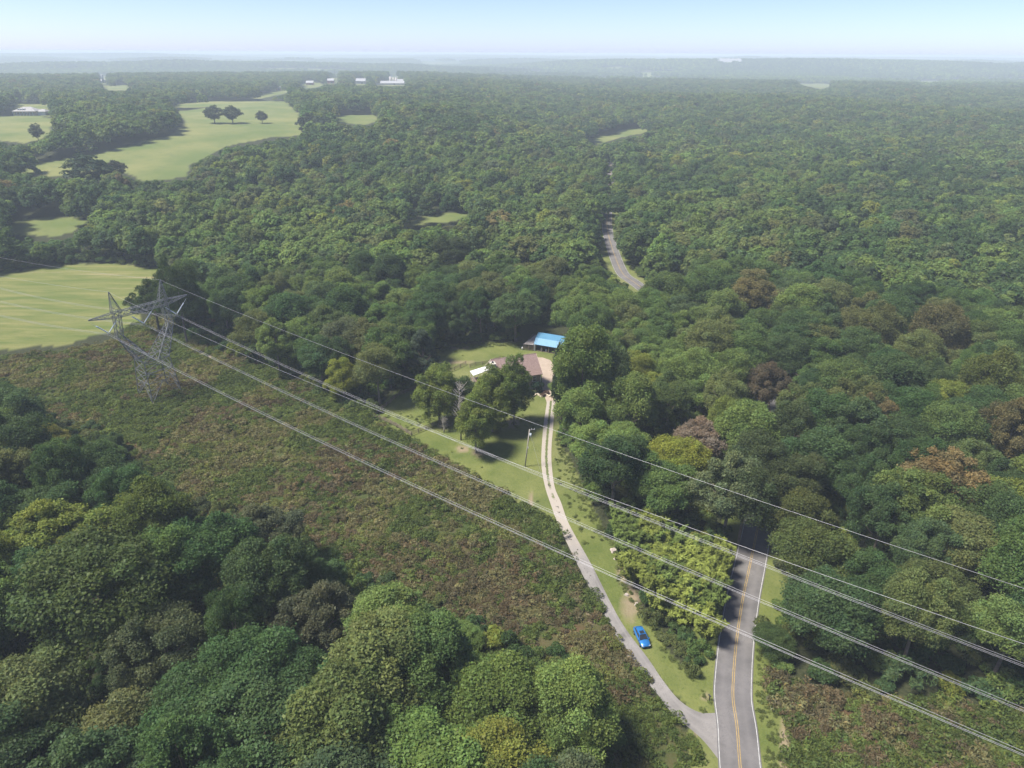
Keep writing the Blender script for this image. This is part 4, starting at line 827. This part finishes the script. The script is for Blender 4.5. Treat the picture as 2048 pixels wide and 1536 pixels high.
# ------------------------------------------------------------------ utility pole
def upole():
    P=at(1050,933); e=empty('utility_pole',P,0,'leaning wooden utility pole with grey transformer on the front lawn','utility pole'); T=Vector((1.0,0,10.8))
    MB().tube([(0,0,-.3),tuple(T*.5),tuple(T)],[.17,.15,.12],8).obj('pole',M_POLE,e,sm=True)
    p=T*.86; MB().tube([(p.x+.42,-.1,p.z-.5),(p.x+.42,-.1,p.z+.4)],.28,12).obj('transformer',simple('transformer_grey',(.45,.5,.52),.4,.1,.05),e,sm=True)
    MB().beam((T.x-.1,0,T.z-.25),(T.x+1.3,.2,T.z-.15),.1,.12).obj('crossarm',M_POLE,e)
    for x in (.5,1.2): MB().tube([(T.x+x,.1,T.z-.12),(T.x+x,.1,T.z+.2)],[.07,.05],6).obj('insulator',M_WHITE,e)
    MB().box((T.x*.55+.16,-.12,5.6),(.2,.2,.4)).obj('fuse_box',M_WHITE,e)
    for q in ((1083,925),(1084,958)):
        g_=at(*q)-P; MB().tube([(T.x,0,T.z-.6),(g_[0],g_[1],0)],.02,4).obj('guy_wire',M_WIRE,e)
upole()
# ------------------------------------------------------------------ rocks, mailbox
def rock(px,py,r,label,seed):
    g=np.random.default_rng(seed); P=at(px,py); import bmesh; bm=bmesh.new(); bmesh.ops.create_icosphere(bm,subdivisions=3,radius=1)
    for v in bm.verts:
        d=v.co.normalized(); k=1+.25*math.sin(3*d.x+seed)+.18*math.sin(4*d.y+2*seed)+.1*math.sin(7*d.z+seed); v.co=Vector((d.x*k*r,d.y*k*r*.75,max(-.15*r,min(d.z*k*r*.6,.45*r))))
    me=bpy.data.meshes.new('boulder'); bm.to_mesh(me); bm.free(); o=link('boulder',me,M_ROCK,None,P); o.rotation_euler=(.1,.05,seed); tag(o,label,'boulder','boulders beside the bamboo')
rock(1227,1104,.95,'large flat topped pale boulder on the grass left of the bamboo',1); rock(1231,1123,.5,'smaller boulder just below the large pale one',2); rock(1252,1191,.5,'boulder at the top of the bare soil patch',3); rock(1271,1217,.45,'boulder in the middle of the bare soil patch below the bamboo',4)
P=at(1417,1407); e=empty('mailbox',P,.5,'black mailbox on a post at the driveway mouth','mailbox'); MB().box((0,0,.55),(.1,.1,1.1)).obj('post',M_DARKMETAL,e)
b=MB(); prof=[(-.1,0),(.1,0),(.1,.12),(.07,.19),(0,.22),(-.07,.19),(-.1,.12)]; V=[(x_,y_,1.1+z_) for y_ in (-.26,.26) for x_,z_ in prof]; b.add(V,[tuple(range(7)),tuple(range(7,14))[::-1]]+[(i,(i+1)%7,7+(i+1)%7,7+i) for i in range(7)]); b.obj('box',M_DARKMETAL,e)
# ------------------------------------------------------------------ cars
def car(P,rz,paint,label,name):
    e=empty(name,P,rz,label,'car')   # +x is the nose
    xs=[-2.32,-2.2,-1.9,-1.2,0,1.0,1.6,2.05,2.28,2.36]; wd=[.62,.80,.90,.93,.94,.93,.91,.86,.74,.55]; top=[.82,.98,1.02,1.0,.97,.95,.90,.82,.70,.58]; bot=[.45,.32,.25,.22,.22,.22,.22,.24,.3,.42]
    V=[];n=9
    for x,w_,t,b0 in zip(xs,wd,top,bot): V+=[(x,-w_*.93,b0),(x,-w_,(t+b0)/2-.05),(x,-w_*.98,t-.12),(x,-w_*.86,t),(x,0,t+.035),(x,w_*.86,t),(x,w_*.98,t-.12),(x,w_,(t+b0)/2-.05),(x,w_*.93,b0)]
    F=[(i*n+k,(i+1)*n+k,(i+1)*n+k+1,i*n+k+1) for i in range(len(xs)-1) for k in range(n-1)]+[(i*n+n-1,(i+1)*n+n-1,(i+1)*n,i*n) for i in range(len(xs)-1)]+[tuple(range(n)),tuple(range((len(xs)-1)*n,len(xs)*n))[::-1]]
    MB().add(V,F).obj('body',paint,e,sm=True)
    # cabin
    lx=[-2.05,-1.45,.25,1.10]; # rear base, roof rear, roof front, windscreen base
    zb=.98; zt=1.50; wb=.80; wt=.62
    bl,br=(lx[0],-wb*.9,zb),(lx[0],wb*.9,zb); tl,tr=(lx[1],-wt,zt-.06),(lx[1],wt,zt-.06); fl,fr=(lx[2],-wt,zt),(lx[2],wt,zt); hl,hr=(lx[3],-wb,zb-.03),(lx[3],wb,zb-.03)
    MB().add([fl,fr,hr,hl],[(0,1,2,3)[::-1]]).obj('windscreen',M_GLASS,e); MB().add([tl,tr,br,bl],[(0,1,2,3)]).obj('rear_window',M_GLASS,e)
    ml,mr=(-.5,-wb,zb),(-.5,wb,zb)
    for s,(a0,a1,a2,a3,m0) in ((-1,(bl,tl,fl,hl,ml)),(1,(br,tr,fr,hr,mr))): MB().add([a0,m0,a3,a2,a1],[(0,1,2,3,4) if s<0 else (4,3,2,1,0)]).obj('side_window',M_GLASS,e)
    rf=MB(); rows=[(lx[1]-.08,zt-.08),(-.8,zt+.03),(-.2,zt+.05),(lx[2]+.05,zt+.01)]; V=[]
    for x,z in rows: V+=[(x,-wt-.03,z-.03),(x,-wt*.5,z+.02),(x,0,z+.03),(x,wt*.5,z+.02),(x,wt+.03,z-.03)]
    rf.add(V,[(i*5+k,(i+1)*5+k,(i+1)*5+k+1,i*5+k+1) for i in range(3) for k in range(4)]); rr=rf.obj('roof',paint,e,sm=True); MB().box((-.15,0,zt+.085),(.7,.8,.02)).obj('sunroof',M_GLASS,rr)
    p=MB()
    for a_,b_ in ((fl,hl),(fr,hr),(tl,bl),(tr,br)): p.beam(a_,b_,.08,.06)
    for s in (-1,1): p.beam((-.45,s*wb,zb),(-.5,s*wt,zt),.07,.05)
    p.obj('pillars',paint,e)
    for x in (-1.42,1.45):
        for s in (-1,1):
            wl=MB(); wl.tube([(x,s*.72,.34),(x,s*.95,.34)],.34,16); w_=wl.obj('wheel',M_BLACK,e); MB().tube([(x,s*.93,.34),(x,s*.965,.34)],.21,12).obj('rim',M_STEEL,w_)
    for s in (-1,1):
        MB().box((2.2,s*.62,.66),(.2,.32,.12)).obj('headlight',M_WHITE,e); MB().box((-2.24,s*.62,.82),(.1,.3,.14)).obj('tail_light',simple('red_lens',(.35,.02,.02),.3),e); MB().box((.95,s*.98,1.0),(.16,.2,.13)).obj('mirror',paint,e)
    MB().box((2.33,0,.5),(.06,.8,.22)).obj('grille',M_DARKMETAL,e)
    return e
def paint(name,c):
    m,nt,o=mat(name); p=pbr(nt,o,c,.3,.25,.5); p.inputs['Coat Weight'].default_value=.8; p.inputs['Coat Roughness'].default_value=.08; return m
A=at(1273,1268); B=at(1291,1306); c_=(A+B)/2; c_[2]=.05
car(c_,math.atan2(B[1]-A[1],B[0]-A[0]),paint('blue_paint',(.02,.16,.42)),'bright blue car parked half on the grass beside the driveway','parked_car')
P=at(1464,1590); P[2]=.07; car(P,math.atan2(ROADP[70][1]-ROADP[45][1],ROADP[70][0]-ROADP[45][0]),paint('white_paint_car',(.7,.7,.69)),'white car on the road, only its roof showing at the bottom edge','car')
# ------------------------------------------------------------------ far farms
M_REDB=simple('red_barn_wood',(.28,.07,.05),.8,0,.2,.5); M_FARW=simple('white_metal_roof',(.34,.34,.34),.5,.1,.05,.3); M_GRROOF=simple('grey_shingles',(.30,.29,.28),.8,0,.1,.5); M_CONC=simple('silo_concrete',(.48,.42,.40),.8,0,.1,.3)
def far_barn(x0,x1,yb,hgt,label,roofm,wallm,depth=14,wing=0,name='barn',cat='barn'):
    A=at(x0,yb); B=at(x1,yb); Y=(A[1]+B[1])/2; z=max(hz(A[0],Y),hz(B[0],Y)); wd=abs(B[0]-A[0]); e=empty(name,((A[0]+B[0])/2,Y,float(z)),.08,label,cat)
    MB().box((0,depth/2,hgt/2-2),(wd,depth,hgt+4)).obj('wall',wallm,e); zr=hgt+depth*.32
    MB().add([(-wd/2-.5,-.7,hgt-.2),(wd/2+.5,-.7,hgt-.2),(wd/2+.5,depth/2,zr),(-wd/2-.5,depth/2,zr),(wd/2+.5,depth+.7,hgt-.2),(-wd/2-.5,depth+.7,hgt-.2)],[(0,1,2,3),(3,2,4,5),(0,3,5),(1,4,2)]).obj('roof',roofm,e)
    MB().box((wd*.15,-.06,1.7),(min(4,wd*.3),.1,3.2)).obj('door',M_DARKMETAL,e)
    return e
far_barn(612,627,170,5,'red walled barn with white roof on the far farm ridge',M_FARW,M_REDB)
far_barn(552,561,181,4.5,'small red barn with pale roof in the trees at far left centre',M_FARW,M_REDB,10)
far_barn(753,808,170,4,'long low white roofed farm shed beside the three silos',M_FARW,M_FARW,16)
far_barn(790,812,168,6,'shorter white shed behind the long one at the silos',M_FARW,M_FARW,16)
far_barn(712,731,168,7,'white peaked farm building left of the three silos',M_FARW,M_FARW,18)
far_barn(655,668,167,7,'pale barn beside the thin mast on the farm ridge',M_FARW,M_REDB,14)
far_barn(201,209,166,5,'small white farm building beside the lone far left silo',M_FARW,M_FARW,10)
def silo(x,yb,yt,wpx,label,m=M_CONC):
    P=at(x,yb); d=ray(x,yt); H=CAM_H+P[1]/d[1]*d[2]-P[2]; Z=(P-np.array([0,0,CAM_H]))@Fv; r=wpx/2*Z/FPX; e=empty('silo',P,0,label,'silo','silos on the far farms')
    MB().tube([(0,0,-2),(0,0,H-r*.6)],r,14).obj('tank',m,e,sm=True); MB().tube([(0,0,H-r*.6),(0,0,H-r*.25),(0,0,H)],[r*1.03,r*.8,.05],14,False).obj('dome',M_FARW,e,sm=True)
silo(781.5,168,152.5,4.2,'tallest silo, left one of three on the far farm ridge'); silo(787.3,168,154.5,3.4,'middle one of the three far farm silos'); silo(792.8,168,154.5,3.4,'right one of the three far farm silos'); silo(207,166,149,4.,'lone dark silo with white dome at far left',simple('dark_silo',(.10,.13,.14),.5)); silo(664,166,156.5,4.5,'pale domed silo beside the mast')
P=at(671.5,166); d=ray(671.5,139); H=CAM_H+P[1]/d[1]*d[2]-P[2]; e=empty('mast',P,0,'thin tall radio mast on the far farm ridge','mast'); MB().tube([(0,0,-1),(0,0,H)],[.7,.25],4).obj('shaft',M_STEEL,e)
for k in range(5): MB().box((0,0,H*(.3+.15*k)),(2.2,.3,.3)).obj('bracket',M_STEEL,e)
# mansion on the left hill
A=at(30,231); B=at(92,231); Y=A[1]; wd=B[0]-A[0]; z=hz((A[0]+B[0])/2,Y); e=empty('mansion',((A[0]+B[0])/2,Y,float(z)),.12,'far pale mansion with grey hipped roof and white columned porch on the left hill','house')
MB().box((-wd*.12,8,2.2),(wd*.70,14,5.4)).obj('wall',M_TANW,e); MB().box((wd*.36,9,1.8),(wd*.26,11,4.6)).obj('garage_wing',M_WHITE,e)
def hip(cx,cy,w_,d_,z0,h_,nm_): MB().add([(cx-w_/2,cy-d_/2,z0),(cx+w_/2,cy-d_/2,z0),(cx+w_/2,cy+d_/2,z0),(cx-w_/2,cy+d_/2,z0),(cx-w_*.12,cy,z0+h_),(cx+w_*.2,cy,z0+h_)],[(0,1,5,4),(1,2,5),(2,3,4,5),(3,0,4),(3,2,1,0)]).obj(nm_,M_GRROOF,e)
hip(-wd*.12,6.5,wd*.78,20,4.9,wd*.13,'roof'); hip(wd*.36,9,wd*.34,14,4.2,wd*.07,'wing_roof')
for k in range(7): MB().tube([(-wd*.47+k*wd*.105,-2.6,-.5),(-wd*.47+k*wd*.105,-2.6,4.9)],.35,8).obj('column',M_WHITE,e)
for k in range(3):
    x=-wd*.30+k*wd*.09; dm=MB().box((x,.6,6.9),(1.8,3.0,1.8)).obj('dormer',M_WHITE,e); MB().box((x,-.92,6.9),(.9,.04,1.1)).obj('pane',M_GLASS,dm)
for k in range(6): MB().box((-wd*.42+k*wd*.105,.96,2.2),(1.5,.06,2.6)).obj('window',M_GLASS,e)
far_barn(178,190,232,2.6,'small pale shed on the edge of the far left trees',M_FARW,M_FARW,6,name='shed',cat='shed')
P=at(151,230); e=empty('utility_pole',P,0,'distant wooden utility pole on the far left pasture','utility pole'); MB().tube([(0,0,-.5),(0,0,12)],[.25,.18],6).obj('pole',M_POLE,e); MB().box((0,0,11),(2.4,.18,.2)).obj('crossarm',M_POLE,e)
P=at(1569,118); e=empty('water_tower',P,0,'tiny white water tower on the far horizon','water tower'); MB().tube([(0,0,-5),(0,0,32)],[3,2.5],8).obj('stem',M_WHITE,e); MB().tube([(0,0,28),(0,0,31),(0,0,36),(0,0,41),(0,0,43)],[3,9,12,8,1],12).obj('tank',M_WHITE,e,sm=True)
far_barn(1440,1485,131,14,'long white industrial building on the hazy far plain',M_FARW,M_FARW,60,name='warehouse',cat='warehouse')
# ------------------------------------------------------------------ haze
m,nt,o=mat('haze_air'); v=N(nt,'ShaderNodeVolumePrincipled'); v.inputs['Density'].default_value=.00023; v.inputs['Color'].default_value=(.80,.91,1.,1); v.inputs['Anisotropy'].default_value=0.; nt.links.new(v.outputs[0],o.inputs['Volume'])
hzb=MB().box((0,4000,34),(52500,52500,130)).obj('haze',m); tag(hzb,'pale blue summer haze lying over the whole landscape','haze',kind='stuff')
